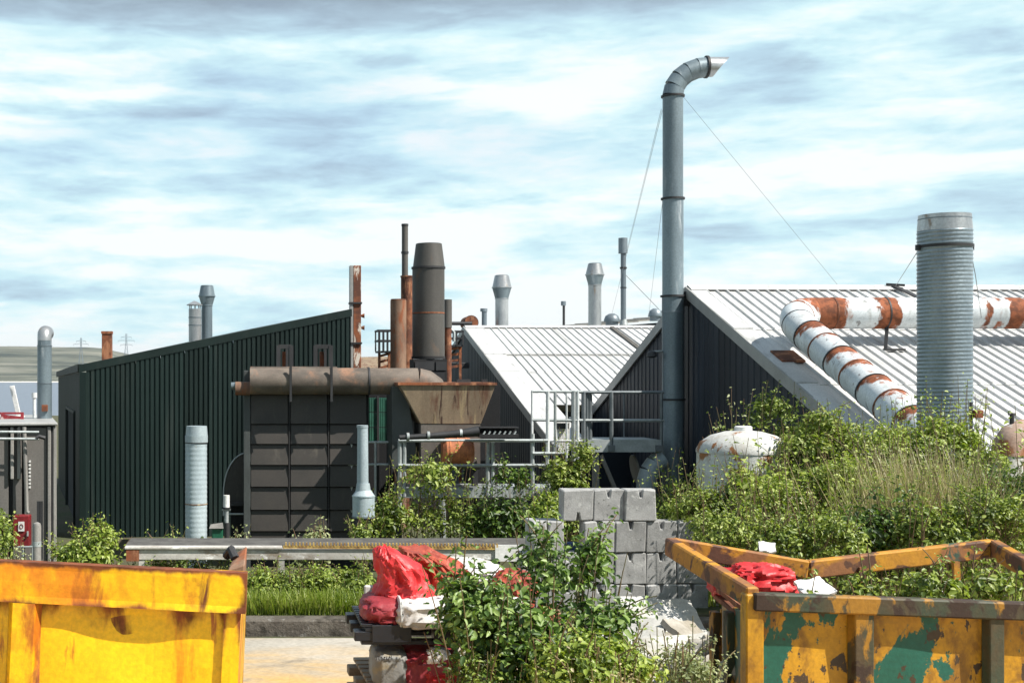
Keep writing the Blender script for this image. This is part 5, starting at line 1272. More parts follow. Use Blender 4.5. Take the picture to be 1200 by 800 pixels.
# ------------------------------------------------------------------ yellow skip (left)
ys_ = thing('yellow_skip', 'bright yellow skip with rust streaks along its deep rim', 'skip', (-.145, 8.0, 0), (0, R(2.6), R(-1.5)))
zr = PZ(672, 8.0); zrb = PZ(720, 8.0)      # rim top and bottom at its right end
L0 = -3.4
def wearbox(mb, x0, x1, y0, y1, z0, z1, nx=24, nz=5, top=.4, bot=.3, base=.2):
    """front face cut into a grid that carries a wear value, rusty along its edges"""
    vs = []; ws = []
    for j in range(nz + 1):
        for i in range(nx + 1):
            u, v = i / nx, j / nz
            dx = .006 * mnoise.noise((u * 9, v * 2, z0 * 5)) + (.024 * mnoise.noise((u * (x1 - x0) * 2.2, v * (z1 - z0) * 2.2, z0 * 5 + 3)) if 0 < j < nz and 0 < i < nx else 0)
            vs.append((lerp(x0, x1, u), y0 + dx + (0 if 0 < j < nz else 0), lerp(z0, z1, v)))
            ws.append(base + top * max(0, (v - .8) * 5) + bot * max(0, (.22 - v) * 4.5) + .25 * (i in (0, nx)))
    fs = [(j * (nx + 1) + i, j * (nx + 1) + i + 1, (j + 1) * (nx + 1) + i + 1, (j + 1) * (nx + 1) + i) for j in range(nz) for i in range(nx)]
    b = len(vs); bk = [(x0, y1, z0), (x1, y1, z0), (x1, y1, z1), (x0, y1, z1)]
    vs += bk; ws += [base + .4] * 4
    bl, br, tr_, tl = 0, nx, nz * (nx + 1) + nx, nz * (nx + 1)
    bot_edge = list(range(0, nx + 1)); top_edge = list(range(nz * (nx + 1), nz * (nx + 1) + nx + 1))
    le = [j * (nx + 1) for j in range(nz + 1)]; re = [j * (nx + 1) + nx for j in range(nz + 1)]
    fs += [tuple(bot_edge[::-1] + [b, b + 1]), tuple(top_edge + [b + 2, b + 3]), tuple(le + [b + 3, b]), tuple(re[::-1] + [b + 1, b + 2]), (b + 1, b, b + 3, b + 2)]
    mb.add(vs, fs, ws); return mb
mb = MB(); wearbox(mb, L0, 0, .035, .13, zrb, zr, 60, 6, .45, .28, .30); mb.build('rim', m_yskip, ys_, local=True, smooth=False, attr=True)
mb = MB(); wearbox(mb, L0, -.135, .115, .135, .1, zrb + .05, 60, 12, .5, .1, .2); mb.build('side_panel', m_yskip_side, ys_, local=True, smooth=False, attr=True)
mb = MB(); wearbox(mb, -.135, -.03, .08, .15, .1, zrb - .002, 3, 10, .4, .1, .26); mb.build('corner_post', m_yskip_side, ys_, local=True, smooth=False, attr=True)
for xx in (-1.40, -2.75):
    mb = MB(); mb.hexa([(xx - .07, .04, .1), (xx + .07, .04, .1), (xx + .11, .114, .1), (xx - .11, .114, .1), (xx - .07, .04, zrb - .003), (xx + .07, .04, zrb - .003), (xx + .11, .114, zrb - .003), (xx - .11, .114, zrb - .003)])
    mb.w = [.47 + .1 * (i % 4 > 1) for i in range(8)]; mb.build('rib', m_yskip, ys_, local=True, smooth=False, attr=True)
mb = MB(); mb.box(-.05, -.035, .152, 1.6, .15, zr - .35); mb.w = [.55] * 8; mb.build('end_panel', m_yskip, ys_, local=True, smooth=False, attr=True)
mb = MB(); mb.box(L0, -.05, 1.6, 1.62, .15, zr - .38); mb.w = [.4] * 8; mb.build('far_panel', m_yskip, ys_, local=True, smooth=False, attr=True)
mb = MB(); mb.box(L0, -.06, .14, 1.59, .12, .16); mb.build('floor', m_rust, ys_, local=True, smooth=False)
mb = MB(); mb.hexa([(-.13, .15, zr - .2), (-.02, .15, zr - .2), (-.02, .5, zr - .26), (-.13, .5, zr - .26), (-.13, .15, zr + .0), (-.02, .15, zr + .04), (-.02, .45, zr + .12), (-.1, .45, zr + .06)]); mb.build('lug', m_rustpipe, ys_, local=True, smooth=False, bevel=.01)
mb = MB(); mb.tube([(-.15, .4, zr + .05), (-.12, .35, zr + .10), (-.09, .3, zr + .05)], .03, 8); mb.build('hook', m_dark, ys_, local=True)

# ------------------------------------------------------------------ amber skip (right)
D = 9.0
as_ = thing('amber_skip', 'dull amber skip with green paint patches and a bent open rim', 'skip', (PX(885, D), D, 0))
A0 = P(885, 704, D); A1 = Vector((5.95, D, PZ(712, D) - .04)); FL = P(785, 640, 10.75); FM = P(946, 667, 10.62); FR = P(1164, 642, 10.75)
def rail(pts, w, h, mat, name):
    mb = MB()
    for a, b in zip(pts, pts[1:]): mb.bar(a, b, w, h)
    return mb.build(name, mat, as_, smooth=False, bevel=.012)
mb = MB(); mb.bar(A0 + Vector((-.02, 0, .0)), A1, .10, .125); mb.build('near_rim', m_askip_rib, as_, smooth=False, bevel=.012)
rail([A0 + Vector((-.01, .02, .02)), FL], .09, .15, m_askip_rim, 'end_rim')
rail([FL + Vector((.02, .0, 0)), FM, FR], .09, .15, m_askip_rim, 'far_rim')
rail([FR, A1 + Vector((0, .06, 0.02))], .09, .15, m_askip_rim, 'end_rim')
zt_ = A0.z - .063
x0, x1 = A0.x, A1.x
mb = MB(); wearbox(mb, x0 + .06, x1, D + .06, D + .075, .1, zt_ - .002, 50, 14, .18, .1, .12); mb.build('side_panel', m_askip, as_, smooth=False, attr=True)
for px, w in ((1011, .065), (1166, .05), (1290, .06)):
    x_ = PX(px, D); mb = MB(); mb.hexa([(x_ - w, D - .03, .1), (x_ + w, D - .03, .1), (x_ + w * 1.3, D + .059, .1), (x_ - w * 1.3, D + .059, .1), (x_ - w, D - .03, zt_ - .002), (x_ + w, D - .03, zt_ - .002), (x_ + w * 1.3, D + .059, zt_ - .002), (x_ - w * 1.3, D + .059, zt_ - .002)]); mb.build('rib', m_askip_rib, as_, smooth=False, bevel=.006)
mb = MB(); x_ = x0 + .0; mb.box(x_ - .07, x_ + .055, D - .02, D + .10, .1, A0.z + .05); mb.w = [.3] * 8; mb.build('corner_post', m_askip, as_, smooth=False, bevel=.01, attr=True)
mb = MB(); e0_ = Vector((x0 + .03, D + .1, 0)); e1_ = Vector((PX(846, 10.5), 10.5, 0)); nrm_ = Vector((.02, 0, 0))
mb.hexa([(e0_.x - .06, e0_.y, .1), (e0_.x - .03, e0_.y, .1), (e1_.x + .03, e1_.y, .1), (e1_.x, e1_.y, .1), (e0_.x - .06, e0_.y, A0.z - .1), (e0_.x - .03, e0_.y, A0.z - .1), (e1_.x + .03, e1_.y, PZ(706, 10.5)), (e1_.x, e1_.y, PZ(706, 10.5))]); mb.w = [.32] * 8; mb.build('end_panel', m_askip, as_, smooth=False, attr=True)
for f, w in ((.45, .05), (.95, .05)):
    q = e0_.lerp(e1_, f); mb = MB(); mb.box(q.x - .10, q.x - .035, q.y - w, q.y + w, .1, PZ(716, q.y)); mb.build('end_rib', m_askip_rib, as_, smooth=False, bevel=.006)
for k, (y_, th_) in enumerate(((703, .035), (714, .035))):
    mb = MB(); za = PZ(y_, 9.9); mb.hexa([(PX(836, 10.4), 10.4, za), (PX(878, 9.2), 9.15, za), (PX(884, 9.2), 9.3, za), (PX(848, 10.4), 10.5, za), (PX(836, 10.4), 10.4, za + th_), (PX(878, 9.2), 9.15, za + th_), (PX(884, 9.2), 9.3, za + th_), (PX(848, 10.4), 10.5, za + th_)]); mb.build('lip', m_rust, as_, smooth=False)
mb = MB(); mb.box(e1_.x, x1 + .2, 10.52, 10.54, .1, 1.28); mb.w = [.3] * 8; mb.build('far_panel', m_askip, as_, smooth=False, attr=True)
mb = MB(); mb.box(x0 + .1, x1, D + .1, 10.5, .12, .16); mb.build('floor', m_rust, as_, smooth=False)
for px in (905, 1010, 1120):
    q = P(px, 700, 10.6); mb = MB(); mb.bar((q.x, 10.57, 1.2), (q.x, 10.6, PZ(668 - abs(px - 946) * .06, 10.6)), .05, .04); mb.build('stanchion', m_askip_rim, as_, smooth=False)
mb = MB(); crumple(mb, (4.75, 9.82, .76), (.98, .42, .64), 16, .35, 3.5, 41, 3.2); tag(mb.build('skip_rubble', m_rubble, origin=(4.75, 9.75, .2), kind='stuff'), 'pale rubble filling the amber skip', 'rubble')
bag('red_sheet', 'crumpled bright red sheet showing through the bent rim of the amber skip', 'sheet', P(890, 682, 10.25), (.24, .2, .14), m_redbag, 51, 16, .5, 2.6, Rz=R(10))
bag('red_sheet', 'red sheet edge left of the amber skip below its raised rim arm', 'sheet', P(846, 683, 10.4), (.085, .16, .12), m_redbag, 53, 14, .5, 2.4)
slab(P(955, 689, 9.9), (.12, .10, .012), (R(28), R(-10), R(20)), m_whitebag, 'white_scrap', 'creased white scrap on the rubble inside the amber skip', 'scrap', 7)
slab(P(899, 641, 11.6), (.07, .06, .010), (R(40), R(6), R(-15)), m_whitebag, 'white_scrap', 'small white scrap poking above the bent rim of the amber skip', 'scrap', 9)
slab(P(1098, 686, 10.2), (.09, .07, .010), (R(55), R(20), R(35)), m_whitebag, 'white_scrap', 'pale scrap caught in the weeds of the amber skip', 'scrap', 11)
mb = MB(); crumple(mb, (PX(880, 11.6), 11.9, .3), (.55, .45, .45), 14, .5, 2.4, 44, 3); tag(mb.build('rubble_mound', m_rubble, origin=(PX(880, 11.6), 11.9, 0), kind='stuff'), 'low heap of rubble behind the amber skip', 'rubble')

# ------------------------------------------------------------------ plants
def mesh_from_leaves(name, V, mat, parent=None, origin=(0, 0, 0), k=6):
    """V: (n, 6, 3) leaf corners -> two quads folded along the midrib each"""
    n = len(V); me = bpy.data.meshes.new(name)
    co = (V.reshape(-1, 3) - np.array(origin)).astype(np.float32)
    me.vertices.add(n * 6); me.vertices.foreach_set("co", co.ravel())
    quad = np.array([0, 1, 2, 3, 0, 3, 4, 5], dtype=np.int32)
    idx = (np.arange(n, dtype=np.int32)[:, None] * 6 + quad[None, :]).ravel()
    me.loops.add(n * 8); me.loops.foreach_set("vertex_index", idx)
    me.polygons.add(n * 2); me.polygons.foreach_set("loop_start", np.arange(n * 2, dtype=np.int32) * 4); me.polygons.foreach_set("loop_total", np.full(n * 2, 4, dtype=np.int32))
    me.update(calc_edges=True); me.materials.append(mat)
    o = bpy.data.objects.new(name, me); COL.objects.link(o)
    if parent: o.parent = parent
    return o
def norm(a): return a / np.maximum(np.linalg.norm(a, axis=1, keepdims=True), 1e-9)
def leaves(rg, Pn, Nn, L, aspect=.56, fold=.22, droop=.25):
    n = len(Pn)
    A = rg.normal(size=(n, 3)); A[:, 2] -= droop
    Nn = norm(Nn); A = norm(A - Nn * np.sum(A * Nn, axis=1, keepdims=True)); B = np.cross(Nn, A)
    L = L[:, None]; Wd = L * aspect * rg.uniform(.8, 1.2, (n, 1))
    f = Nn * Wd * fold
    V = np.empty((n, 6, 3))
    V[:, 0] = Pn; V[:, 3] = Pn + A * L - Nn * L * .12
    V[:, 1] = Pn + A * L * .28 + B * Wd * .46 + f; V[:, 2] = Pn + A * L * .66 + B * Wd * .40 + f
    V[:, 5] = Pn + A * L * .28 - B * Wd * .46 + f; V[:, 4] = Pn + A * L * .66 - B * Wd * .40 + f
    return V
def shoots(rg, bases, tips, per, leaf, spread=.10, sag=.15):
    """arching canes from bases to tips; returns leaf corners and cane polylines"""
    Vs = []; lines = []
    for b, t in zip(bases, tips):
        b = np.array(b); t = np.array(t); m = b * .5 + t * .5; out = t - b; out[2] = 0
        m = m - out * .25; m[2] += sag * np.linalg.norm(t - b) * .5
        tt = np.linspace(0, 1, 9)[:, None]
        line = (1 - tt) ** 2 * b + 2 * tt * (1 - tt) * m + tt ** 2 * t
        lines.append(line)
        u = rg.uniform(.12, 1, (per, 1)); u = np.sort(u, axis=0)
        q = (1 - u) ** 2 * b + 2 * u * (1 - u) * m + u ** 2 * t
        off = rg.normal(size=(per, 3)); off[:, 2] *= .6; off = norm(off) * spread * rg.uniform(.3, 1, (per, 1))
        N_ = off * 2 / max(spread, .01) * .4 + np.array([0, -.25, .9]) + rg.normal(size=(per, 3)) * .45
        Vs.append(leaves(rg, q + off, N_, leaf * rg.uniform(.6, 1.25, per) * (1.15 - .5 * u[:, 0])))
    return np.concatenate(Vs), lines
def clumps(rg, c, r, ncl, per, cr, leaf, shell=.55):
    d = norm(rg.normal(size=(ncl, 3))); d[:, 2] = np.where(d[:, 2] < -.55, -d[:, 2] * .6, d[:, 2])
    rad = rg.uniform(shell, 1.0, (ncl, 1)) ** .8
    cc = np.array(c) + d * rad * np.array(r)
    crs = cr * rg.uniform(.55, 1.3, ncl)
    i = np.repeat(np.arange(ncl), per)
    ld = norm(rg.normal(size=(ncl * per, 3))); rr_ = rg.uniform(.2, 1, (ncl * per, 1)) ** .5
    pos = cc[i] + ld * rr_ * crs[i][:, None] * np.array([1, 1, .75])
    N_ = ld * .7 + d[i] * .3 + np.array([0, -.1, .55]) + rg.normal(size=(ncl * per, 3)) * .4
    return leaves(rg, pos, N_, leaf * rg.uniform(.55, 1.3, ncl * per))
SEED = [100]
NLEAF = [0]
def plant(name, label, cat, px, D, ybot, mat, canes=(), blobs=(), leaf=.06, group=None, per=26, spread=.10, stem_r=.008, stem_mat=None, sag=.15):
    """canes: (base px, tip px, tip py, depth offset); blobs: (px, py, rx px, ry px, depth radius, clumps, leaves each)"""
    SEED[0] += 1; rg = np.random.default_rng(SEED[0])
    zb = PZ(ybot, D); t = thing(name, label, cat, (PX(px, D), D, zb), group=group)
    Vs = []; lines = []
    if canes:
        bs = [(PX(b, D), D + dd * .4, zb) for b, tp, ty, dd in canes]; tp_ = [(PX(tp, D), D + dd, PZ(ty, D)) for b, tp, ty, dd in canes]
        V, ln = shoots(rg, bs, tp_, per, leaf, spread, sag); Vs.append(V); lines += ln
    for bx, by, rx_, ry_, dr, nc, pl in blobs:
        c = P(bx, by, D); s_ = D / F
        nc = int(nc * .75); Vs.append(clumps(rg, (c.x, c.y, c.z), (rx_ * s_ * .95, dr, ry_ * s_ * .95), nc, pl, leaf * 1.9, leaf * rg.uniform(.7, 1.15)))
        # wild shoots breaking the outline
        ns = max(6, nc // 5); b_ = np.stack([c.x + rg.uniform(-.8, .8, ns) * rx_ * s_, D + rg.uniform(-.7, .3, ns) * dr, c.z + rg.uniform(-.3, .4, ns) * ry_ * s_], 1)
        up_ = np.stack([rg.normal(0, .35, ns), rg.normal(-.1, .2, ns), rg.uniform(.5, 1.1, ns)], 1) * (.55 * min(rx_, ry_ * 1.5) * s_ + 3.0 * leaf)
        V, ln = shoots(rg, b_, b_ + up_ * rg.uniform(.5, 1.5, (ns, 1)), max(8, int(per * .7)), leaf * .8, leaf * 1.1, .2); Vs.append(V); lines += ln
        for k in range(4):
            a = np.array([PX(px, D) + rg.uniform(-.3, .3) * rx_ * s_, D, zb]); b = np.array([c.x + rg.uniform(-.7, .7) * rx_ * s_, D + rg.uniform(-.5, .5) * dr, c.z + rg.uniform(-.2, .8) * ry_ * s_])
            lines.append(np.stack([a, a * .5 + b * .5 + np.array([rg.uniform(-.1, .1), 0, .1]), b]))
    V = np.concatenate(Vs); NLEAF[0] += len(V)
    o = mesh_from_leaves('foliage', V, mat, t, ORG[t.name]); o['kind'] = 'stuff'
    mb = MB()
    for ln in lines: mb.tube([Vector(p) for p in ln], [lerp(stem_r, stem_r * .4, i / (len(ln) - 1)) for i in range(len(ln))], 4, caps=False)
    mb.build('stem', stem_mat or m_stem, t)
    return t
RG = random.Random(77)
def fan(x0, x1, n, y0, y1, dd=.4, lean=10):
    return [((b := RG.uniform(x0, x1)), b + RG.gauss(0, lean), y1 + (y0 - 8 - y1) * RG.random() ** 1.3, RG.uniform(-dd, dd)) for _ in range(int(n * 1.7))]

# foreground bramble
plant('bramble', 'dark leafy bramble spilling over the right end of the sacks', 'bush', 590, 9.2, 975, l_bramble,
      fan(545, 640, 14, 650, 760, .5, 40), [(565, 735, 42, 62, .35, 62, 22), (610, 765, 60, 55, .4, 72, 22), (650, 780, 55, 40, .4, 46, 22), (545, 705, 22, 22, .25, 26, 22)], leaf=.086, per=44)
plant('bramble', 'tall upright bramble canes in front of the left end of the blocks', 'bush', 650, 9.6, 975, l_bramble,
      [(640, 622, 600, .1), (645, 641, 592, .0), (652, 660, 612, .2), (640, 632, 640, -.2), (660, 700, 622, .1), (655, 690, 618, .0), (650, 648, 622, .3), (660, 672, 660, -.2), (640, 610, 625, .2), (665, 705, 640, .15), (648, 636, 610, .1), (655, 676, 626, .3)], 
      [(640, 672, 24, 42, .3, 24, 20), (690, 665, 16, 40, .2, 16, 18)], leaf=.086, per=44, spread=.12)
plant('bramble', 'loose bramble arching right in front of the lower blocks', 'bush', 700, 9.3, 975, l_bramble, [(680, 705, 640, .1), (690, 722, 668, .2), (700, 745, 700, .1), (700, 712, 690, 0), (690, 690, 655, .2), (705, 760, 735, .1), (700, 735, 720, .2)], [(700, 735, 26, 30, .25, 20, 20)], leaf=.078, per=34, spread=.10)
plant('bramble', 'thin bare bramble cane leaning right across the blocks', 'bush', 690, 9.4, 975, l_bramble,
      [(690, 735, 648, 0), (692, 742, 690, .1), (700, 730, 668, 0)], [], leaf=.07, per=22, spread=.06)
plant('leafy_weed', 'bright green leafy weed at the foot of the bramble canes', 'bush', 690, 8.6, 985, l_light,
      fan(640, 740, 12, 735, 790, .4, 22), [(690, 785, 62, 42, .4, 90, 26), (735, 790, 34, 30, .3, 36, 24), (650, 800, 40, 30, .3, 40, 24)], leaf=.05)
plant('leafy_weed', 'pale yellowish shrub in front of the broken white boards', 'bush', 800, 9.0, 975, l_pale,
      fan(765, 835, 22, 735, 790, .35, 14), [(800, 790, 40, 30, .35, 44, 24)], leaf=.042, per=34, spread=.07)
plant('leafy_weed', 'reddish dried weed low beside the bright green weed', 'bush', 712, 8.2, 985, l_dry, fan(690, 735, 16, 768, 800, .3, 20), [], leaf=.04, per=30, spread=.06)
plant('leafy_weed', 'ragged weed in front of the lower red sacks', 'bush', 545, 8.9, 985, l_mid, fan(520, 575, 12, 740, 800, .3, 16), [(560, 792, 30, 24, .2, 26, 22)], leaf=.05)

# left middle weeds
plant('leafy_weed', 'light green feathery weed in front of the green shed corner', 'bush', 112, 21, 672, l_light, fan(95, 135, 12, 612, 640, .4, 14), [(122, 634, 16, 20, .35, 34, 24), (100, 650, 30, 14, .4, 46, 24), (75, 652, 16, 8, .3, 16, 20)], leaf=.085)
plant('leafy_weed', 'weed at the left edge beside the red cabinet', 'bush', -4, 19, 680, l_mid, fan(-16, 8, 8, 590, 620, .3, 5), [(-2, 628, 12, 30, .35, 40, 22)], leaf=.09)
plant('leafy_weed', 'small weed under the red cabinet', 'bush', 18, 19.5, 672, l_pale, fan(2, 30, 8, 632, 655, .2, 8), [], leaf=.07, per=16)
plant('leafy_weed', 'sparse weed at the foot of the pale silver duct', 'bush', 195, 20, 668, l_mid, fan(182, 222, 9, 618, 642, .2, 12), [], leaf=.085, per=16)
plant('leafy_weed', 'yellowish weed standing above the toothed beam before the filter house', 'bush', 366, 19, 664, l_pale, fan(350, 382, 7, 614, 642, .2, 10), [(368, 634, 12, 8, .2, 12, 18)], leaf=.085, per=16)
plant('leafy_weed', 'few pale leaves beside the valve standpipe', 'bush', 279, 24, 650, l_pale, fan(272, 288, 5, 618, 632, .2, 6), [], leaf=.10, per=8)
# bushes on the grass bank below the beam
for i, (x0, x1, lab) in enumerate(((292, 322, 'weedy bush on the grass bank nearest the yellow skip'), (322, 356, 'weedy bush on the grass bank left of centre below the beam'), (356, 392, 'weedy bush on the grass bank right of centre below the beam'), (392, 432, 'weedy bush on the grass bank nearest the red sheet'))):
    plant('leafy_weed', lab, 'bush', (x0 + x1) / 2, 16.7, 724, l_mid if i % 2 else l_light, fan(x0, x1, 14, 662, 700, .25, 10), [((x0 + x1) / 2, 688, (x1 - x0) * .7, 24, .3, 64, 24), ((x0 + x1) / 2, 708, (x1 - x0) * .6, 12, .25, 26, 22)], leaf=.055)
plant('leafy_weed', 'trailing weeds hanging under the left end of the beam', 'bush', 200, 17.6, 690, l_mid, fan(160, 280, 30, 655, 668, .3, 12), [(215, 668, 60, 7, .3, 40, 20)], leaf=.06, per=18)
plant('leafy_weed', 'weeds hiding the foot of the pale blue flue', 'bush', 425, 22.5, 662, l_mid, fan(410, 445, 10, 600, 630, .2, 8), [(425, 628, 18, 12, .25, 22, 20)], leaf=.08, per=18)
# under the walkway
plant('shrub', 'shrub below the left end of the walkway beside the pale blue flue', 'bush', 455, 25.2, 655, l_mid, fan(435, 480, 12, 540, 590, .4, 14), [(458, 612, 24, 32, .4, 40, 22)], leaf=.10)
plant('shrub', 'shrub with yellowish tips growing up through the walkway rail below the hopper', 'bush', 520, 25.6, 655, l_mid, fan(480, 560, 18, 520, 580, .4, 16), [(508, 560, 32, 18, .4, 28, 22), (520, 615, 46, 30, .4, 64, 22)], leaf=.10)
plant('shrub', 'dark shrub in the shade beneath the walkway deck', 'bush', 590, 25.4, 655, l_dark, fan(555, 625, 14, 548, 600, .4, 16), [(588, 612, 40, 32, .4, 54, 22), (600, 562, 24, 14, .3, 16, 20)], leaf=.10)
plant('shrub', 'tangled climber on the cage gate left of the upper platform', 'bush', 668, 26.2, 650, l_mid, fan(640, 690, 20, 505, 580, .3, 12), [(660, 568, 26, 34, .35, 70, 22), (682, 540, 12, 26, .3, 26, 20)], leaf=.09)
plant('shrub', 'light green shrub between the walkway deck and the concrete blocks', 'bush', 636, 21.5, 665, l_light, fan(620, 655, 8, 580, 610, .3, 10), [(640, 600, 20, 24, .35, 40, 24)], leaf=.085)
plant('shrub', 'sparse shrub at the foot of the tallest stack', 'bush', 785, 25, 655, l_mid, fan(768, 815, 16, 530, 580, .4, 12), [(790, 590, 22, 28, .4, 50, 22)], leaf=.09, per=22)
# large thicket on the right
plant('shrub', 'shrub with pale upright tips above the white tank', 'bush', 895, 19.6, 640, l_mid, fan(850, 930, 14, 452, 505, .5, 14), [(903, 488, 20, 26, .4, 44, 24), (930, 515, 24, 22, .4, 44, 24)], leaf=.08, per=30)
plant('shrub', 'sparse pale shoots against the dark gable left of the white tank', 'bush', 850, 19.0, 620, l_pale, [(845, 832, 505, 0), (850, 842, 492, .1), (858, 857, 455, 0), (862, 866, 478, .1), (850, 826, 512, .1), (866, 882, 458, 0)], [], leaf=.085, per=16, spread=.07)
plant('shrub', 'dense green shrub under the lower end of the white roof verge', 'bush', 965, 17.8, 660, l_mid, fan(925, 1010, 24, 468, 530, .5, 16), [(945, 540, 34, 44, .6, 100, 24), (985, 530, 32, 40, .6, 90, 24), (960, 500, 20, 18, .4, 30, 22)], leaf=.075, per=32)
plant('shrub', 'green shrub in front of the lower end of the rusty duct', 'bush', 1050, 17.2, 660, l_light, fan(1000, 1095, 26, 468, 530, .5, 16), [(1025, 535, 32, 40, .6, 90, 24), (1070, 530, 30, 36, .5, 80, 24)], leaf=.07, per=32)
plant('shrub', 'yellow green shrub climbing the foot of the spiral stack', 'bush', 1115, 17.0, 660, l_light, fan(1085, 1150, 24, 446, 520, .35, 10), [(1112, 530, 30, 42, .4, 90, 24), (1150, 545, 22, 30, .4, 50, 24)], leaf=.06, per=36)
plant('shrub', 'dark green shrub at the right edge below the bent vent pipe', 'bush', 1190, 15.6, 680, l_dark, fan(1150, 1230, 20, 530, 585, .5, 16), [(1170, 585, 40, 34, .6, 110, 24), (1215, 580, 34, 40, .6, 80, 24)], leaf=.065)
plant('shrub', 'feathery shrub covering the foot of the white tank', 'bush', 850, 16.9, 690, l_mid, fan(785, 905, 34, 535, 600, .5, 16), [(820, 600, 40, 28, .5, 110, 24), (880, 580, 38, 30, .5, 100, 24)], leaf=.06, per=32)
plant('shrub', 'bright leafy shrub in the middle of the thicket left of the dry grass', 'bush', 955, 15.8, 690, l_light, fan(890, 1020, 32, 520, 590, .5, 18), [(915, 595, 42, 40, .6, 140, 24), (985, 575, 44, 44, .5, 140, 24), (1030, 590, 30, 30, .5, 60, 24)], leaf=.06, per=30)
plant('shrub', 'tall loose light green shoots rising highest in the right half of the thicket', 'bush', 1110, 16.4, 690, l_light, fan(1020, 1200, 34, 466, 560, .6, 20), [], leaf=.085, per=40, spread=.13)
plant('shrub', 'sparse pale leafed climber straggling over the right side of the white tank', 'bush', 895, 17.2, 690, l_mid, fan(862, 925, 16, 500, 570, .3, 14), [], leaf=.07, per=30, spread=.10)
plant('shrub', 'large leaved light green shoots in the left half of the thicket', 'bush', 930, 15.4, 690, l_light, fan(860, 1000, 18, 520, 600, .5, 20), [], leaf=.10, per=26, spread=.13)
plant('shrub', 'pale stalky shrub mixed into the dry grass of the thicket', 'bush', 1080, 15.2, 690, l_pale, fan(1030, 1140, 34, 500, 580, .5, 16), [(1060, 590, 34, 26, .4, 40, 22), (1115, 585, 34, 26, .4, 40, 22)], leaf=.05, per=26, spread=.08, stem_mat=m_twig)
plant('shrub', 'feathery low shrub right behind the concrete blocks', 'bush', 800, 17.4, 690, l_light, fan(770, 840, 22, 560, 610, .4, 12), [(805, 610, 34, 24, .4, 70, 24)], leaf=.056, per=30)
plant('leafy_weed', 'large leaved dark green weed in the thicket behind the bent skip rim', 'bush', 1015, 13.9, 690, l_dark, fan(980, 1055, 12, 590, 640, .4, 14), [(1010, 628, 34, 30, .4, 46, 20), (1050, 615, 26, 26, .4, 30, 20)], leaf=.10)
plant('shrub', 'low green thicket behind the left half of the bent rim', 'bush', 925, 13.6, 700, l_mid, fan(860, 990, 30, 575, 635, .5, 16), [(900, 640, 54, 34, .5, 150, 24), (965, 632, 44, 34, .5, 120, 24), (840, 622, 30, 24, .4, 60, 24)], leaf=.052)
plant('shrub', 'low green thicket behind the right half of the bent rim', 'bush', 1120, 13.4, 700, l_mid, fan(1050, 1200, 36, 550, 620, .5, 18), [(1090, 630, 46, 34, .5, 130, 24), (1150, 615, 50, 46, .5, 150, 24), (1210, 625, 44, 54, .5, 130, 24)], leaf=.052)
plant('leafy_weed', 'leafy weeds growing inside the amber skip', 'bush', 1080, 10.0, 760, l_mid, fan(930, 1190, 18, 668, 700, .25, 16), [(1010, 696, 26, 12, .25, 16, 18), (1085, 692, 36, 16, .25, 26, 18), (1165, 692, 34, 20, .25, 30, 18)], leaf=.06)
plant('shrub', 'dead brown twiggy stalks poking out of the thicket behind the bent rim', 'bush', 1010, 14.4, 700, l_dry, fan(900, 1180, 16, 540, 620, .6, 16), [], leaf=.04, per=14, spread=.05, stem_mat=m_twig)

# grasses
def blades(rg, n, fx, h, w, lean=.3):
    b = fx(n); a = rg.uniform(0, 2 * np.pi, n); hh = h * rg.uniform(.5, 1.2, n)
    d = np.stack([np.cos(a), np.sin(a), np.zeros(n)], 1); s_ = np.stack([-np.sin(a), np.cos(a), np.zeros(n)], 1)
    ln = rg.uniform(.05, lean, n)[:, None]; ww_ = (w * rg.uniform(.6, 1.3, n))[:, None]; H = hh[:, None]; up_ = np.array([0, 0, 1.])
    V = np.empty((n, 6, 3)); m = b + up_ * H * .55 + d * H * ln * .35; t = b + up_ * H + d * H * ln
    V[:, 1] = b - s_ * ww_ * .5; V[:, 2] = b + s_ * ww_ * .5; V[:, 3] = m + s_ * ww_ * .42; V[:, 0] = m - s_ * ww_ * .42; V[:, 4] = t + s_ * ww_ * .08; V[:, 5] = t - s_ * ww_ * .08
    return V
rg = np.random.default_rng(5)
def bank(n):
    x = rg.uniform(-5, 3.2, n); y = 16.05 + 1.3 * rg.uniform(0, 1, n) ** 1.3
    return np.stack([x, y, np.array([gz(0, q) for q in y])], 1)
o = mesh_from_leaves('bank_grass', blades(rg, 30000, bank, .27, .013, .8), l_grass); tag(o, 'bright green grass covering the bank behind the kerb', 'grass', kind='stuff')
def yardweeds(n):
    x = rg.uniform(-6, 9, n); y = rg.uniform(17.6, 24, n)
    return np.stack([x, y, np.array([gz(0, q) for q in y])], 1)
o = mesh_from_leaves('yard_weeds', blades(rg, 22000, yardweeds, .38, .02, .7), l_mid); tag(o, 'rough weeds on the sunken ground in front of the plant', 'weeds', kind='stuff')
def thick(n):
    y = rg.uniform(14.2, 18.5, n); x = PX(rg.uniform(900, 1230, n), y)
    return np.stack([x, y, np.array([gz(0, q) for q in y])], 1)
o = mesh_from_leaves('thicket_undergrowth', blades(rg, 9000, thick, .75, .016, .6), l_mid); tag(o, 'green undergrowth filling the gaps of the thicket', 'undergrowth', kind='stuff')
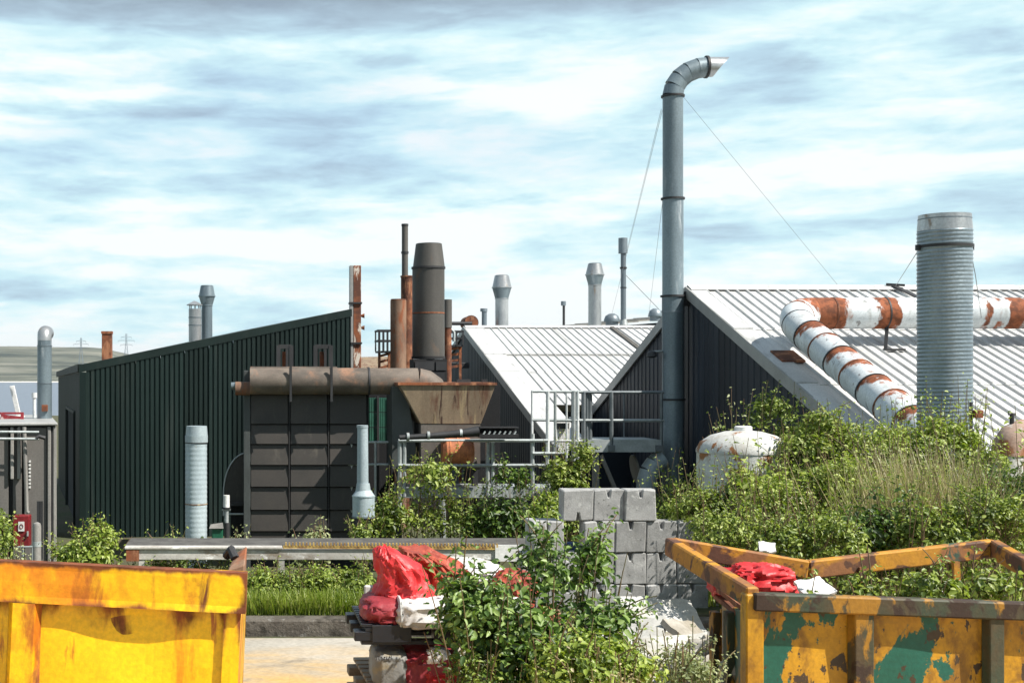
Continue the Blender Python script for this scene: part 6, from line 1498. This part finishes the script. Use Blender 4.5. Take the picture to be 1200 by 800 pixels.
# dry grass tuft as a plant of its own
D = 14.6
t = thing('dry_grass', 'tall straw coloured dry grass clump in the thicket below the spiral stack', 'grass', (PX(1085, D), D, PZ(690, D)))
def tuft(n):
    x = PX(1080, D) + rg.normal(0, .36, n); y = D + rg.normal(0, .3, n); return np.stack([x, y, np.full(n, PZ(690, D))], 1)
o = mesh_from_leaves('dry_blades', blades(rg, 1500, tuft, 1.4, .010, .5), l_dry, t, ORG[t.name]); o['kind'] = 'stuff'
def tuft2(n):
    x = PX(1085, D) + rg.normal(0, .40, n); y = D + rg.normal(0, .25, n); return np.stack([x, y, np.full(n, PZ(690, D))], 1)
o = mesh_from_leaves('green_blades', blades(rg, 1000, tuft2, 1.3, .012, .5), l_grass, t, ORG[t.name]); o['kind'] = 'stuff'
# a few dark stalks in the foreground by the yellow skip
t = thing('dry_stalks', 'few thin dark stalks at the bottom edge right of the yellow skip', 'grass', (PX(300, 7), 7, 0))
def st(n):
    x = rg.uniform(PX(268, 7), PX(330, 7), n); return np.stack([x, rg.uniform(6.8, 7.3, n), np.zeros(n)], 1)
V = blades(rg, 16, st, 1.45, .010, .15); o = mesh_from_leaves('stalk', V, m_twig, t, ORG[t.name]); o['kind'] = 'stuff'
t = thing('dry_stalks', 'few thin dark stalks at the bottom edge left of the pallets', 'grass', (PX(385, 7), 7, 0))
def st(n):
    x = rg.uniform(PX(370, 7), PX(415, 7), n); return np.stack([x, rg.uniform(6.8, 7.3, n), np.zeros(n)], 1)
V = blades(rg, 10, st, 1.4, .010, .15); o = mesh_from_leaves('stalk', V, m_twig, t, ORG[t.name]); o['kind'] = 'stuff'
print('LEAVES', NLEAF[0])

# ------------------------------------------------------------------ thin air between here and the moor
m_haze = bpy.data.materials.new('haze'); m_haze.use_nodes = True
nt = m_haze.node_tree; nt.nodes.clear()
pv = nt.nodes.new('ShaderNodeVolumePrincipled'); pv.inputs['Color'].default_value = (.80, .90, 1.0, 1); pv.inputs['Density'].default_value = 4e-5; pv.inputs['Anisotropy'].default_value = 0.2
ou = nt.nodes.new('ShaderNodeOutputMaterial'); nt.links.new(pv.outputs[0], ou.inputs['Volume'])
mb = MB(); mb.box(-31000, 31000, -400, 29000, -26, 170)
tag(mb.build('haze', m_haze, smooth=False), 'thin pale haze over the lake and the far moor', 'haze', kind='stuff')
